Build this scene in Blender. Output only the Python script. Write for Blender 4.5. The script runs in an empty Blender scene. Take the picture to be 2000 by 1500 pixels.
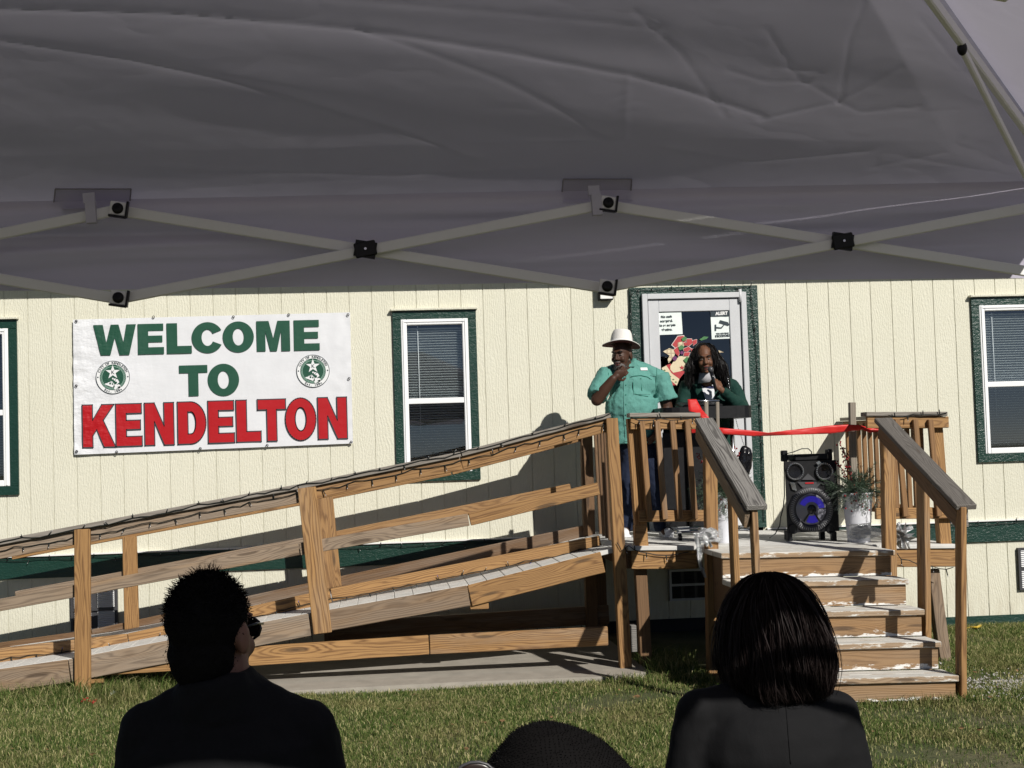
import bpy, bmesh, math, random
import numpy as np
from mathutils import Vector, Matrix, noise
from mathutils.bvhtree import BVHTree

SC = bpy.context.scene
random.seed(7); rng = np.random.default_rng(7)
V = Vector
# ------------------------------------------------------------------ camera
FPX, YAW, PITCH, ROLL, HC, WY = 2774.0, -.0944, .0478, -.0312, 1.694, 12.94
def _basis():
    cy, sy, cp, sp, cr, sr = math.cos(YAW), math.sin(YAW), math.cos(PITCH), math.sin(PITCH), math.cos(ROLL), math.sin(ROLL)
    fwd = V((-sy*cp, cy*cp, sp)); right = V((cy, sy, 0)); up = right.cross(fwd)
    return right*cr + up*sr, -right*sr + up*cr, fwd
CR, CU, CF = _basis(); CAM = V((0, 0, HC))
def at(x, y, Y):
    """world point on the plane at depth Y seen at photo pixel (x, y) of 2000x1500"""
    d = CR*((x-1000)/FPX) + CU*((750-y)/FPX) + CF
    return CAM + d*(Y/d.y)
def atz(x, y, z):
    d = CR*((x-1000)/FPX) + CU*((750-y)/FPX) + CF
    return CAM + d*((z-HC)/d.z)
cd = bpy.data.cameras.new('camera'); cam = bpy.data.objects.new('camera', cd); SC.collection.objects.link(cam)
cd.sensor_width = 36; cd.lens = FPX/2000*36; cd.clip_start = .05; cd.clip_end = 2000
cam.matrix_world = Matrix((( CR.x, CU.x, -CF.x, CAM.x), (CR.y, CU.y, -CF.y, CAM.y), (CR.z, CU.z, -CF.z, CAM.z), (0, 0, 0, 1)))
SC.camera = cam
# ------------------------------------------------------------------ light
SUN_DIR = V((-.50, .92, -.69)).normalized()          # the way the light travels
elev = math.asin(-SUN_DIR.z)
w = bpy.data.worlds.new('World'); SC.world = w; w.use_nodes = True
nt = w.node_tree; bg = nt.nodes['Background']
sky = nt.nodes.new('ShaderNodeTexSky'); sky.sky_type = 'NISHITA'; sky.sun_disc = False
sky.air_density = .35; sky.dust_density = .12; sky.ozone_density = 1.0; sky.sun_elevation = elev; sky.sun_rotation = math.atan2(-SUN_DIR.x, -SUN_DIR.y)
nt.links.new(sky.outputs[0], bg.inputs[0]); bg.inputs[1].default_value = .05
sd = bpy.data.lights.new('sun', 'SUN'); sd.energy = 5.0; sd.angle = math.radians(.5); sd.color = (1, .955, .88)
sun = bpy.data.objects.new('sun', sd); SC.collection.objects.link(sun)
sun.rotation_euler = SUN_DIR.to_track_quat('-Z', 'Y').to_euler(); sun.location = (6, -8, 9)
SC.view_settings.view_transform = 'Standard'; SC.view_settings.look = 'None'
SC.view_settings.exposure = 0.0; SC.view_settings.gamma = 1
try: SC.view_settings.use_curve_mapping = False
except Exception: pass
# ------------------------------------------------------------------ objects
COL = SC.collection
WM = {}                                              # world matrix of each object by name
def link(name, data, parent=None, M=None):
    o = bpy.data.objects.new(name, data); COL.objects.link(o)
    M = M or Matrix(); WM[o.name] = M.copy(); o.matrix_basis = M
    if parent is not None:
        o.parent = parent; o.matrix_parent_inverse = WM[parent.name].inverted()
    return o
def tag(o, label=None, cat=None, group=None, kind=None):
    if label: o['label'] = label
    if cat: o['category'] = cat
    if group: o['group'] = group
    if kind: o['kind'] = kind
    return o
def thing(name, loc, label, cat, group=None):
    o = link(name, None, None, Matrix.Translation(V(loc))); o.empty_display_size = .1
    return tag(o, label, cat, group)
class MB:
    """collects faces of one mesh"""
    def __init__(s): s.v = []; s.f = []; s.m = []; s.sm = []
    def add(s, vs, fs, mi=0, smooth=False):
        k = len(s.v); s.v += [tuple(p) for p in vs]
        for f in fs: s.f.append(tuple(i+k for i in f)); s.m.append(mi); s.sm.append(smooth)
        return s
    def box(s, c, size, M=None, mi=0):
        hx, hy, hz = size[0]/2, size[1]/2, size[2]/2
        p = [V((x, y, z)) for x in (-hx, hx) for y in (-hy, hy) for z in (-hz, hz)]
        if M is not None: p = [M @ q for q in p]
        p = [q + V(c) for q in p]
        return s.add(p, [(0,1,3,2), (4,6,7,5), (0,4,5,1), (2,3,7,6), (0,2,6,4), (1,5,7,3)], mi)
    def tube(s, pts, r, n=6, mi=0, caps=True, smooth=True):
        pts = [V(p) for p in pts]; R = r if isinstance(r, (list, tuple)) else [r]*len(pts)
        k = len(s.v); up = V((0, 0, 1)); last = None
        for i, p in enumerate(pts):
            d = (pts[min(i+1, len(pts)-1)] - pts[max(i-1, 0)])
            d = d.normalized() if d.length > 1e-9 else V((1, 0, 0))
            a = last - d*last.dot(d) if last is not None else (up.cross(d) if abs(d.z) < .95 else V((1, 0, 0)).cross(d))
            a = a.normalized() if a.length > 1e-6 else d.orthogonal().normalized(); last = a; b = d.cross(a)
            for j in range(n):
                t = 2*math.pi*j/n; s.v.append(tuple(p + (a*math.cos(t) + b*math.sin(t))*R[i]))
        for i in range(len(pts)-1):
            for j in range(n):
                s.f.append((k+i*n+j, k+i*n+(j+1) % n, k+(i+1)*n+(j+1) % n, k+(i+1)*n+j)); s.m.append(mi); s.sm.append(smooth)
        if caps:
            s.f.append(tuple(k+j for j in reversed(range(n)))); s.m.append(mi); s.sm.append(False)
            q = k+(len(pts)-1)*n; s.f.append(tuple(q+j for j in range(n))); s.m.append(mi); s.sm.append(False)
        return s
    def lathe(s, prof, c=(0, 0, 0), n=24, M=None, mi=0, smooth=True, cap=True):
        k = len(s.v); c = V(c)
        for r, z in prof:
            for j in range(n):
                t = 2*math.pi*j/n; q = V((r*math.cos(t), r*math.sin(t), z))
                if M is not None: q = M @ q
                s.v.append(tuple(q + c))
        for i in range(len(prof)-1):
            for j in range(n):
                s.f.append((k+i*n+j, k+i*n+(j+1) % n, k+(i+1)*n+(j+1) % n, k+(i+1)*n+j)); s.m.append(mi); s.sm.append(smooth)
        if cap:
            s.f.append(tuple(k+j for j in reversed(range(n)))); s.m.append(mi); s.sm.append(False)
            q = k+(len(prof)-1)*n; s.f.append(tuple(q+j for j in range(n))); s.m.append(mi); s.sm.append(False)
        return s
    def ell(s, c, r, M=None, nu=16, nv=10, mi=0):
        c = V(c); k = len(s.v)
        for i in range(nv+1):
            ph = math.pi*i/nv
            for j in range(nu):
                t = 2*math.pi*j/nu; q = V((r[0]*math.sin(ph)*math.cos(t), r[1]*math.sin(ph)*math.sin(t), r[2]*math.cos(ph)))
                if M is not None: q = M @ q
                s.v.append(tuple(q + c))
        for i in range(nv):
            for j in range(nu):
                s.f.append((k+i*nu+j, k+(i+1)*nu+j, k+(i+1)*nu+(j+1) % nu, k+i*nu+(j+1) % nu)); s.m.append(mi); s.sm.append(True)
        return s
    def cap(s, p0, r0, p1, r1, n=14, sq=1.0, mi=0):
        """capsule from p0 to p1; sq flattens it front to back (y)"""
        p0, p1 = V(p0), V(p1); d = p1-p0; L = d.length; d.normalize()
        a = d.orthogonal().normalized(); b = d.cross(a); k = len(s.v); rows = []
        for i in range(5): t = math.pi/2*(1-i/4); rows.append((p0, r0, -math.sin(t), math.cos(t)))
        for i in range(5): t = math.pi/2*i/4; rows.append((p1, r1, math.sin(t), math.cos(t)))
        for c, r, h, w_ in rows:
            for j in range(n):
                t = 2*math.pi*j/n; off = d*(h*r) + (a*math.cos(t) + b*math.sin(t))*(w_*r)
                off.y *= sq; s.v.append(tuple(c + off))
        for i in range(len(rows)-1):
            for j in range(n):
                s.f.append((k+i*n+j, k+i*n+(j+1) % n, k+(i+1)*n+(j+1) % n, k+(i+1)*n+j)); s.m.append(mi); s.sm.append(True)
        return s
    def frust(s, p0, ra, p1, rb, n=20, mi=0):
        """flat-ended frustum with elliptical ends, ra=(rx,ry) in the plane across the axis"""
        p0, p1 = V(p0), V(p1); d = (p1-p0).normalized()
        a = V((1, 0, 0)) - d*d.x; a = a.normalized() if a.length > .1 else V((0, 0, 1)); b = d.cross(a); k = len(s.v)
        for c, r in ((p0, ra), (p1, rb)):
            for j in range(n):
                t = 2*math.pi*j/n; s.v.append(tuple(c + a*(r[0]*math.cos(t)) + b*(r[1]*math.sin(t))))
        for j in range(n): s.f.append((k+j, k+(j+1) % n, k+n+(j+1) % n, k+n+j)); s.m.append(mi); s.sm.append(True)
        s.f.append(tuple(k+j for j in reversed(range(n)))); s.m.append(mi); s.sm.append(False)
        s.f.append(tuple(k+n+j for j in range(n))); s.m.append(mi); s.sm.append(False)
        return s
    def mesh(s, name):
        me = bpy.data.meshes.new(name); me.from_pydata(s.v, [], s.f)
        me.polygons.foreach_set('material_index', s.m); me.polygons.foreach_set('use_smooth', s.sm); me.update()
        return me
    def build(s, name, mats, parent=None, M=None):
        me = s.mesh(name)
        for m in (mats if isinstance(mats, (list, tuple)) else [mats]): me.materials.append(m)
        bm = bmesh.new(); bm.from_mesh(me); bmesh.ops.recalc_face_normals(bm, faces=bm.faces[:]); bm.to_mesh(me); bm.free()
        return link(name, me, parent, M)
_cb = {}
def cbox(sx, sy, sz, b, mat):
    key = (round(sx, 3), round(sy, 3), round(sz, 3), round(b, 4), mat.name)
    if key in _cb: return _cb[key]
    bm = bmesh.new(); bmesh.ops.create_cube(bm, size=1)
    for v_ in bm.verts: v_.co = V((v_.co.x*sx, v_.co.y*sy, v_.co.z*sz))
    bmesh.ops.bevel(bm, geom=bm.edges[:], offset=min(b, sx*.3, sy*.3, sz*.3), segments=1, affect='EDGES')
    me = bpy.data.meshes.new('piece'); bm.to_mesh(me); bm.free(); me.materials.append(mat); _cb[key] = me
    return me
def frame(c, xd, up=(0, 0, 1)):
    x = V(xd).normalized(); z = V(up); z = (z - x*z.dot(x)).normalized(); y = z.cross(x)
    return Matrix(((x.x, y.x, z.x, c[0]), (x.y, y.y, z.y, c[1]), (x.z, y.z, z.z, c[2]), (0, 0, 0, 1)))
def board(name, a, b, w_, t, mat, parent, up=(0, 0, 1), bev=.004, dy=0., dz=0.):
    """board whose centre line runs a->b; w_ is its size along `up`, t the other one"""
    a, b = V(a) + V((0, dy, dz)), V(b) + V((0, dy, dz))
    return link(name, cbox((b-a).length, t, w_, bev, mat), parent, frame((a+b)/2, b-a, up))
def block(name, c, size, mat, parent, bev=.003, M=None):
    return link(name, cbox(size[0], size[1], size[2], bev, mat), parent, Matrix.Translation(V(c)) @ (M or Matrix()))
# ------------------------------------------------------------------ materials
class G:
    def __init__(s, name):
        s.m = bpy.data.materials.new(name); s.m.use_nodes = True; s.t = s.m.node_tree
        s.b = s.t.nodes['Principled BSDF']; s.out = s.t.nodes['Material Output']
    def n(s, kind, **kw):
        x = s.t.nodes.new('ShaderNode'+kind); ins = kw.pop('i', {})
        for k, v_ in kw.items(): setattr(x, k, v_)
        for k, v_ in ins.items():
            if hasattr(v_, 'is_output') or hasattr(v_, 'outputs'): s.l(v_, x.inputs[k])
            else: x.inputs[k].default_value = v_
        return x
    def l(s, a, b): s.t.links.new(a.outputs[0] if hasattr(a, 'outputs') else a, b)
    def ma(s, op, a, b=0., c=None):
        x = s.n('Math', operation=op)
        for k, q in enumerate((a, b) if c is None else (a, b, c)):
            if isinstance(q, (int, float)): x.inputs[k].default_value = q
            else: s.l(q, x.inputs[k])
        return x.outputs[0]
    def vm(s, op, a, b):
        x = s.n('VectorMath', operation=op)
        for k, q in enumerate((a, b)):
            if isinstance(q, (tuple, list)): x.inputs[k].default_value = q
            else: s.l(q, x.inputs[k])
        return x.outputs[0]
    def mix(s, f, a, b, mode='MIX'):
        x = s.n('Mix', data_type='RGBA', blend_type=mode)
        for k, q in ((0, f), (6, a), (7, b)):
            if isinstance(q, (int, float)): x.inputs[k].default_value = q
            elif isinstance(q, (tuple, list)): x.inputs[k].default_value = (*q, 1) if len(q) == 3 else q
            else: s.l(q, x.inputs[k])
        return x.outputs[2]
    def ramp(s, f, *stops):
        x = s.n('ValToRGB'); s.l(f, x.inputs[0]); e = x.color_ramp.elements
        while len(e) < len(stops): e.new(.5)
        for k, (p, c) in enumerate(stops):
            e[k].position = p; e[k].color = (c, c, c, 1) if isinstance(c, (int, float)) else (*c, 1)
        return x.outputs[0]
    def noise(s, vec, sc, det=3, ro=.55, out=0):
        x = s.n('TexNoise', i={'Scale': sc, 'Detail': det, 'Roughness': ro}); s.l(vec, x.inputs['Vector']); return x.outputs[out]
    def bump(s, h, st=.3, d=.01):
        x = s.n('Bump', i={'Strength': st, 'Distance': d}); s.l(h, x.inputs['Height']); s.l(x, s.b.inputs['Normal'])
    def col(s, c): 
        if isinstance(c, (tuple, list)): s.b.inputs['Base Color'].default_value = (*c, 1)
        else: s.l(c, s.b.inputs['Base Color'])
    def set(s, **k):
        for a, v_ in k.items():
            x = s.b.inputs[a.replace('_', ' ')]
            if isinstance(v_, (int, float, tuple)): x.default_value = v_
            else: s.l(v_, x)
        return s.m
def lin(r, g, b): return tuple(((c/255+.055)/1.055)**2.4 if c > 10 else c/255/12.92 for c in (r, g, b))
def plain(name, c, rough=.6, metal=0., spec=.5, var=.12, sc=30, bump=.0, bsc=120):
    g = G(name); tc = g.n('TexCoord').outputs['Object']
    f = g.noise(tc, sc, 4); dk = tuple(x*(1-var) for x in c); lt = tuple(min(1, x*(1+var)) for x in c)
    g.col(g.mix(f, dk, lt))
    if bump: g.bump(g.noise(tc, bsc, 3), bump, .004)
    rr = g.ma('MULTIPLY_ADD', f, .15, rough-.07)
    g.set(Roughness=rr, Metallic=metal); g.b.inputs['Specular IOR Level'].default_value = spec
    return g.m
def wood(name, light, dark, grey=None, gamt=0., ring=.02, paint=0., paint_c=(.8, .79, .76), contrast=1., knots=True, pmode=None):
    g = G(name); tc = g.n('TexCoord').outputs['Object']; rnd = g.n('ObjectInfo').outputs['Random']
    r2 = g.ma('FRACT', g.ma('MULTIPLY', rnd, 17.31)); r3 = g.ma('FRACT', g.ma('MULTIPLY', rnd, 91.7))
    off = g.n('CombineXYZ', i={0: g.ma('MULTIPLY', rnd, 40.), 1: g.ma('MULTIPLY_ADD', r2, .22, -.11), 2: g.ma('MULTIPLY_ADD', r3, .16, -.08)})
    p = g.vm('ADD', tc, off.outputs[0])
    ps = g.vm('MULTIPLY', p, (.55, 5, 5))
    w1 = g.noise(ps, 1.6, 3, .5, 1); wob = g.vm('MULTIPLY', g.vm('SUBTRACT', w1, (.5, .5, .5)), (0, .10, .10))
    q = g.vm('ADD', p, wob); sx = g.n('SeparateXYZ'); g.l(q, sx.inputs[0])
    rr = g.ma('SQRT', g.ma('ADD', g.ma('POWER', g.ma('ABSOLUTE', sx.outputs[1]), 2.), g.ma('POWER', g.ma('ABSOLUTE', sx.outputs[2]), 2.)))
    kn = None
    if knots:
        vo = g.n('TexVoronoi', i={'Scale': 1.0, 'Randomness': 1.}); g.l(g.vm('MULTIPLY', p, (1.5, 9, 9)), vo.inputs['Vector'])
        kn = g.ramp(vo.outputs['Distance'], (.0, 1.), (.11, .85), (.17, .0)); kw = g.ramp(vo.outputs['Distance'], (.0, 1.), (.45, 0.))
        rr = g.ma('ADD', rr, g.ma('MULTIPLY', kw, .05))
    ph = g.ma('MULTIPLY', rr, 2*math.pi/ring); sn = g.ma('MULTIPLY_ADD', g.ma('SINE', ph), .5, .5); sn = g.ma('POWER', sn, 2.2)
    fib = g.noise(g.vm('MULTIPLY', p, (5, 190, 190)), 1., 3, .6)
    big = g.noise(g.vm('MULTIPLY', p, (1.2, 5, 5)), 1.3, 3)
    f = g.ma('ADD', g.ma('MULTIPLY', sn, .50*contrast), g.ma('MULTIPLY', g.ma('SUBTRACT', fib, .42), .9*contrast))
    c = g.mix(f, light, dark)
    c = g.mix(g.ramp(big, (.35, 0.), (.75, .45)), c, tuple(x*.72 for x in light))
    if grey: c = g.mix(g.ma('MULTIPLY', g.ramp(g.noise(ps, 2.3, 4), (.5-.5*gamt, 0.), (.85-.45*gamt, 1.)), gamt), c, g.mix(f, grey, tuple(x*.45 for x in grey)))
    c = g.mix(g.ma('MULTIPLY_ADD', r2, .62, 0), c, g.mix(.5, c, tuple(x*.8 for x in dark)))
    c = g.mix(g.ma('MULTIPLY', g.ramp(r3, (.55, 0.), (1., .5)), g.ramp(g.noise(ps, 3., 4), (.4, 0.), (.7, 1.))), c, g.mix(f, (.30, .265, .225), (.14, .12, .10)))
    st = g.noise(g.vm('MULTIPLY', p, (2.5, 30, 30)), 1., 4, .7); c = g.mix(g.ramp(st, (.60, 0.), (.78, .5)), c, tuple(x*.5 for x in dark))
    if kn is not None: c = g.mix(g.ma('MULTIPLY', kn, .8), c, (.05, .028, .014))
    h = g.ma('ADD', sn, fib)
    if paint:
        pn = g.noise(g.vm('MULTIPLY', p, (7, 26, 26)), 1., 5, .7); lz = g.n('SeparateXYZ'); g.l(tc, lz.inputs[0])
        if pmode == 'low': pn = g.ma('ADD', pn, g.ma('MULTIPLY_ADD', lz.outputs[2], -5.0, -.31))
        if pmode == 'top': gn = g.n('SeparateXYZ'); g.l(g.n('NewGeometry').outputs['True Normal'], gn.inputs[0]); pn = g.ma('ADD', pn, g.ma('MULTIPLY', g.ma('ABSOLUTE', gn.outputs[1]), -.30))
        pm = g.ramp(pn, (.5-.32*paint, 0.), (.56-.30*paint, 1.))
        dirt = g.mix(g.ramp(g.noise(p, 9., 4), (.35, 0.), (.8, .55)), paint_c, tuple(x*.6 for x in paint_c))
        c = g.mix(pm, c, dirt); h = g.ma('ADD', h, pm)
    g.col(c); g.bump(h, .25, .004); return g.set(Roughness=.72)
M = {}
M['pine'] = wood('pine', (.42, .235, .088), (.115, .048, .014), ring=.0135, contrast=1.35)
M['pine_old'] = wood('pine_old', (.36, .22, .105), (.115, .058, .024), (.29, .24, .19), .7, ring=.014, contrast=1.25)
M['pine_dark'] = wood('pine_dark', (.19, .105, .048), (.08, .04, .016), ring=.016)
M['grey'] = wood('weathered_grey', (.31, .295, .275), (.055, .050, .046), (.25, .24, .225), .3, ring=.013, contrast=1.7, knots=False)
M['grey_dark'] = wood('weathered_dark', (.165, .15, .135), (.055, .048, .042), ring=.015, contrast=1.1)
M['capgrey'] = wood('cap_grey', (.30, .27, .235), (.13, .11, .09), ring=.02)
M['tread'] = wood('painted_tread', (.42, .27, .14), (.20, .11, .05), (.4, .36, .3), .5, paint=.80, paint_c=(.66, .645, .60), pmode='top')
M['riser'] = wood('riser_wood', (.38, .222, .095), (.125, .058, .02), (.29, .225, .155), .4, ring=.013, paint=.16, pmode='low')
M['deckpaint'] = wood('deck_paint', (.40, .29, .18), (.2, .13, .07), paint=.95, paint_c=(.66, .65, .62), knots=False)
M['bal'] = wood('baluster_wood', (.32, .175, .072), (.12, .056, .02), ring=.014, knots=False)
def siding():
    g = G('cream_siding'); tc = g.n('TexCoord').outputs['Object']; rnd = g.n('ObjectInfo').outputs['Random']
    off = g.n('CombineXYZ', i={0: g.ma('MULTIPLY', rnd, 30.), 2: g.ma('MULTIPLY', rnd, 71.)}); p = g.vm('ADD', tc, off.outputs[0])
    c = g.mix(g.ramp(g.noise(p, 2.2, 4), (.3, 0.), (.75, 1.)), (.635, .62, .508), (.668, .654, .545))
    c = g.mix(g.ramp(g.noise(g.vm('MULTIPLY', p, (9, 9, .8)), 1., 4), (.55, 0.), (.8, .18)), c, (.50, .48, .37))
    zz = g.n('SeparateXYZ'); g.l(g.n('NewGeometry').outputs['Position'], zz.inputs[0]); low = g.ma('MULTIPLY', g.ramp(zz.outputs[2], (0., 1.), (.42, 0.)), g.ramp(g.noise(g.vm('MULTIPLY', p, (14, 14, 3)), 1., 4), (.4, 0.), (.75, .55)))
    c = g.mix(low, c, (.34, .28, .19)); c = g.mix(g.ma('MULTIPLY', r_ := g.ma('FRACT', g.ma('MULTIPLY', rnd, 13.7)), .10), c, (.52, .51, .41))
    g.col(c)
    h1 = g.noise(g.vm('MULTIPLY', p, (60, 60, 30)), 1., 4, .65)
    sp = g.noise(g.vm('MULTIPLY', p, (3, 3, 1.2)), 1., 2, .5, 1); q = g.vm('ADD', p, g.vm('MULTIPLY', sp, (.25, 0, 0)))
    wv = g.n('TexWave', wave_type='BANDS', bands_direction='X', i={'Scale': 16., 'Distortion': 5., 'Detail': 2., 'Detail Scale': .6})
    g.l(g.vm('MULTIPLY', q, (1, 1, .12)), wv.inputs['Vector'])
    g.bump(g.ma('ADD', h1, g.ma('MULTIPLY', wv.outputs['Fac'], .16)), .55, .011)
    return g.set(Roughness=.62)
M['siding'] = siding()
def green():
    g = G('dark_green_trim'); tc = g.n('TexCoord').outputs['Object']
    h = g.noise(g.vm('MULTIPLY', tc, (30, 30, 60)), 1., 4, .65)
    g.col(g.mix(g.noise(tc, 6., 3), (.007, .031, .023), (.011, .045, .033))); g.bump(h, .6, .009)
    return g.set(Roughness=.28)
M['green'] = green()
M['vinyl'] = plain('white_vinyl', (.82, .83, .84), .35, var=.03)
M['alu'] = plain('painted_aluminium', (.53, .54, .56), .42, var=.06, sc=12)
M['rub'] = plain('black_gasket', (.012, .012, .014), .6)
M['blind'] = plain('blind_slat', (.66, .70, .70), .5, var=.05)
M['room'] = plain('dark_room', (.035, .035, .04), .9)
M['black'] = plain('black_plastic', (.006, .006, .0072), .42, spec=.3, var=.2, bump=.15, bsc=200)
M['blackg'] = plain('gloss_black', (.008, .008, .01), .18)
M['dgrey'] = plain('dark_grey_plastic', (.05, .05, .055), .4)
M['chrome'] = plain('chrome', (.62, .63, .65), .18, metal=1., var=.05)
M['white'] = plain('white_paint', (.78, .78, .77), .5, var=.04)
M['paper'] = plain('paper', (.74, .80, .78), .7, var=.04)
M['ink'] = plain('ink', (.02, .035, .045), .7)
M['concrete'] = plain('concrete', (.34, .31, .265), .85, var=.3, sc=7, bump=.4, bsc=60)
M['wire'] = plain('wire_dark_green', (.006, .010, .009), .5)
def glassmat(name, tint, ior=1.5, base=.1):
    g = G(name); fr = g.n('Fresnel', i={'IOR': ior}); tr = g.n('BsdfTransparent', i={'Color': (*tint, 1)})
    gl = g.n('BsdfGlossy', i={'Color': (.9, .93, .95, 1), 'Roughness': .02}); mx = g.n('MixShader')
    g.l(g.ma('MULTIPLY_ADD', fr.outputs[0], .9, base), mx.inputs[0]); g.l(tr, mx.inputs[1]); g.l(gl, mx.inputs[2]); g.l(mx, g.out.inputs['Surface'])
    return g.m
M['glass'] = glassmat('window_glass', (.84, .88, .89), base=.09)
M['doorglass'] = glassmat('door_glass', (.25, .29, .32), base=.06)
# ================================================================== SETTING
def gz(x, y):
    z = .012*math.sin(x*1.3+.5)*math.sin(y*1.1) + .006*math.sin(x*3.1+y*2.3)
    if y > 9.2 and x > 2: z -= .07*min(1, (y-9.2)/2.5)*min(1, (x-2)/1.5)
    return z
def soil():
    g = G('lawn_soil'); p = g.n('NewGeometry').outputs['Position']
    a = g.noise(p, 1.1, 4); b = g.noise(p, 14., 5, .7); c = g.mix(b, (.035, .05, .014), (.105, .115, .04))
    c = g.mix(g.ramp(a, (.45, 0.), (.68, .85)), c, g.mix(b, (.12, .095, .055), (.24, .20, .12)))
    g.col(c); g.bump(b, .8, .03); return g.set(Roughness=.95)
M['soil'] = soil()
xs = sorted(set([-300, -120, -50, -25, -12] + [round(-7+.18*i, 3) for i in range(90)] + [12, 25, 50, 120, 300]))
ys = sorted(set([-300, -120, -50, -20, -8, -2, 2, 5, 6.5] + [round(7+.15*i, 3) for i in range(44)] + [16, 25, 60, 150, 300]))
mb = MB(); vs = [(x, y, gz(x, y) if -7 < x < 9.2 and 6.9 < y < 13.7 else (0 if y < 13 else -.05)) for y in ys for x in xs]; nx = len(xs)
mb.add(vs, [(j*nx+i, j*nx+i+1, (j+1)*nx+i+1, (j+1)*nx+i) for j in range(len(ys)-1) for i in range(nx-1)], 0, True)
tag(mb.build('ground', M['soil']), kind='structure')
# concrete pad under the ramp
mb = MB(); c0 = [(-1.3, 10.36), (.5, 10.42), (1.72, 10.37), (1.95, 10.5), (1.95, 12.3), (-1.3, 12.3)]
n_ = len(c0); mb.add([(x, y, -.2) for x, y in c0] + [(x, y, .035) for x, y in c0],
    [tuple(range(n_, 2*n_))] + [(i, (i+1) % n_, n_+(i+1) % n_, n_+i) for i in range(n_)])
tag(mb.build('concrete_pad', M['concrete']), kind='structure')
# footing strip along the wall on the right
mb = MB().box((7.4, 12.86, -.11), (6.0, .16, .1)); tag(mb.build('footing_strip', M['concrete']), kind='structure')

# ================================================================== BUILDING
XL, XR_, ZT = -5.2, 9.2, 3.62
B = thing('modular_building', (1, WY, 0), 'long cream sided modular building with dark green trim behind the ramp', 'building')
G0, GP = -3.287, .2032
W_TOP, W_BOT, BT, BB = 3.005, 1.452, .905, .712
holes = [(-4.0, -3.175, W_BOT, W_TOP), (.148, .911, W_BOT, W_TOP), (5.605, 6.6, W_BOT+.005, W_TOP+.012), (2.335, 3.545, .80, 3.175)]
ihol = [(a+.055, b-.055, c+.055, d-.055) for a, b, c, d in holes]   # openings sit behind the trim
ihol[3] = (2.36, 3.52, .70, 3.15)
def plank(x0, x1, z0, z1):
    for h in ihol:
        if h[0] <= x0 and h[1] >= x1 and h[2] < z1 and h[3] > z0:
            if h[2]-z0 > .005: plank(x0, x1, z0, h[2])
            if z1-h[3] > .005: plank(x0, x1, h[3], z1)
            return
    hs = [h for h in ihol if h[0] < x1 and h[1] > x0 and h[2] < z1 and h[3] > z0]
    X = sorted({x0, x1} | {min(max(h[k], x0), x1) for h in hs for k in (0, 1)}); Z = sorted({z0, z1} | {min(max(h[k], z0), z1) for h in hs for k in (2, 3)})
    mb = MB(); y0, y1, c = WY, WY+.006, .002; cx, cz = (x0+x1)/2, (z0+z1)/2
    for i in range(len(X)-1):
        for j in range(len(Z)-1):
            a, b, e, d = X[i], X[i+1], Z[j], Z[j+1]
            if b-a < 1e-6 or d-e < 1e-6: continue
            mx, mz = (a+b)/2, (e+d)/2
            if any(h[0] < mx < h[1] and h[2] < mz < h[3] for h in hs): continue
            fa, fb = (a+c if a == x0 else a), (b-c if b == x1 else b)
            mb.add([(fa-cx, y0-WY, e-cz), (fb-cx, y0-WY, e-cz), (fb-cx, y0-WY, d-cz), (fa-cx, y0-WY, d-cz)], [(0, 1, 2, 3)])
            if a == x0: mb.add([(a-cx, y1-WY, e-cz), (fa-cx, y0-WY, e-cz), (fa-cx, y0-WY, d-cz), (a-cx, y1-WY, d-cz)], [(0, 1, 2, 3)])
            if b == x1: mb.add([(fb-cx, y0-WY, e-cz), (b-cx, y1-WY, e-cz), (b-cx, y1-WY, d-cz), (fb-cx, y0-WY, d-cz)], [(0, 1, 2, 3)])
    if mb.v:
        me = mb.mesh('siding_plank'); me.materials.append(M['siding']); link('siding_plank', me, B, Matrix.Translation((cx, WY, cz)))
k0 = int(math.floor((XL-G0)/GP)); k1 = int(math.ceil((XR_-G0)/GP))
for k in range(k0, k1):
    a, b = G0+k*GP+.002, G0+(k+1)*GP-.002
    plank(a, b, BB-.02, ZT)
    under = 1.9 < (a+b)/2 < 4.3
    plank(a, b, .12 if under else -.02, BB-.021)
# sheathing behind the grooves, with the openings cut out
mb = MB(); X = sorted({XL, XR_} | {h[k] for h in ihol for k in (0, 1)}); Z = sorted({.14, ZT} | {h[k] for h in ihol for k in (2, 3)})
for i in range(len(X)-1):
    for j in range(len(Z)-1):
        mx, mz = (X[i]+X[i+1])/2, (Z[j]+Z[j+1])/2
        if not any(h[0] < mx < h[1] and h[2] < mz < h[3] for h in ihol):
            mb.add([(X[i], WY+.007, Z[j]), (X[i+1], WY+.007, Z[j]), (X[i+1], WY+.007, Z[j+1]), (X[i], WY+.007, Z[j+1])], [(0, 1, 2, 3)])
mb.build('sheathing', M['siding'], B)
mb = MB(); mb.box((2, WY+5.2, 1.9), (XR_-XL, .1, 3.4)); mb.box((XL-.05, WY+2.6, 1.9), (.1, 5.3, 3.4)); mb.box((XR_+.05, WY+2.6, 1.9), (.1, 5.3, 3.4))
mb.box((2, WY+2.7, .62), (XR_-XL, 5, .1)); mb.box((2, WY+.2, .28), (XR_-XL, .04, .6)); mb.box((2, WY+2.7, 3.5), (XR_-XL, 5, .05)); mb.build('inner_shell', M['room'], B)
mb = MB(); mb.box((2, WY+2.5, 3.72), (XR_-XL+.6, 6.2, .16)); mb.build('roof', M['white'], B)
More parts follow.
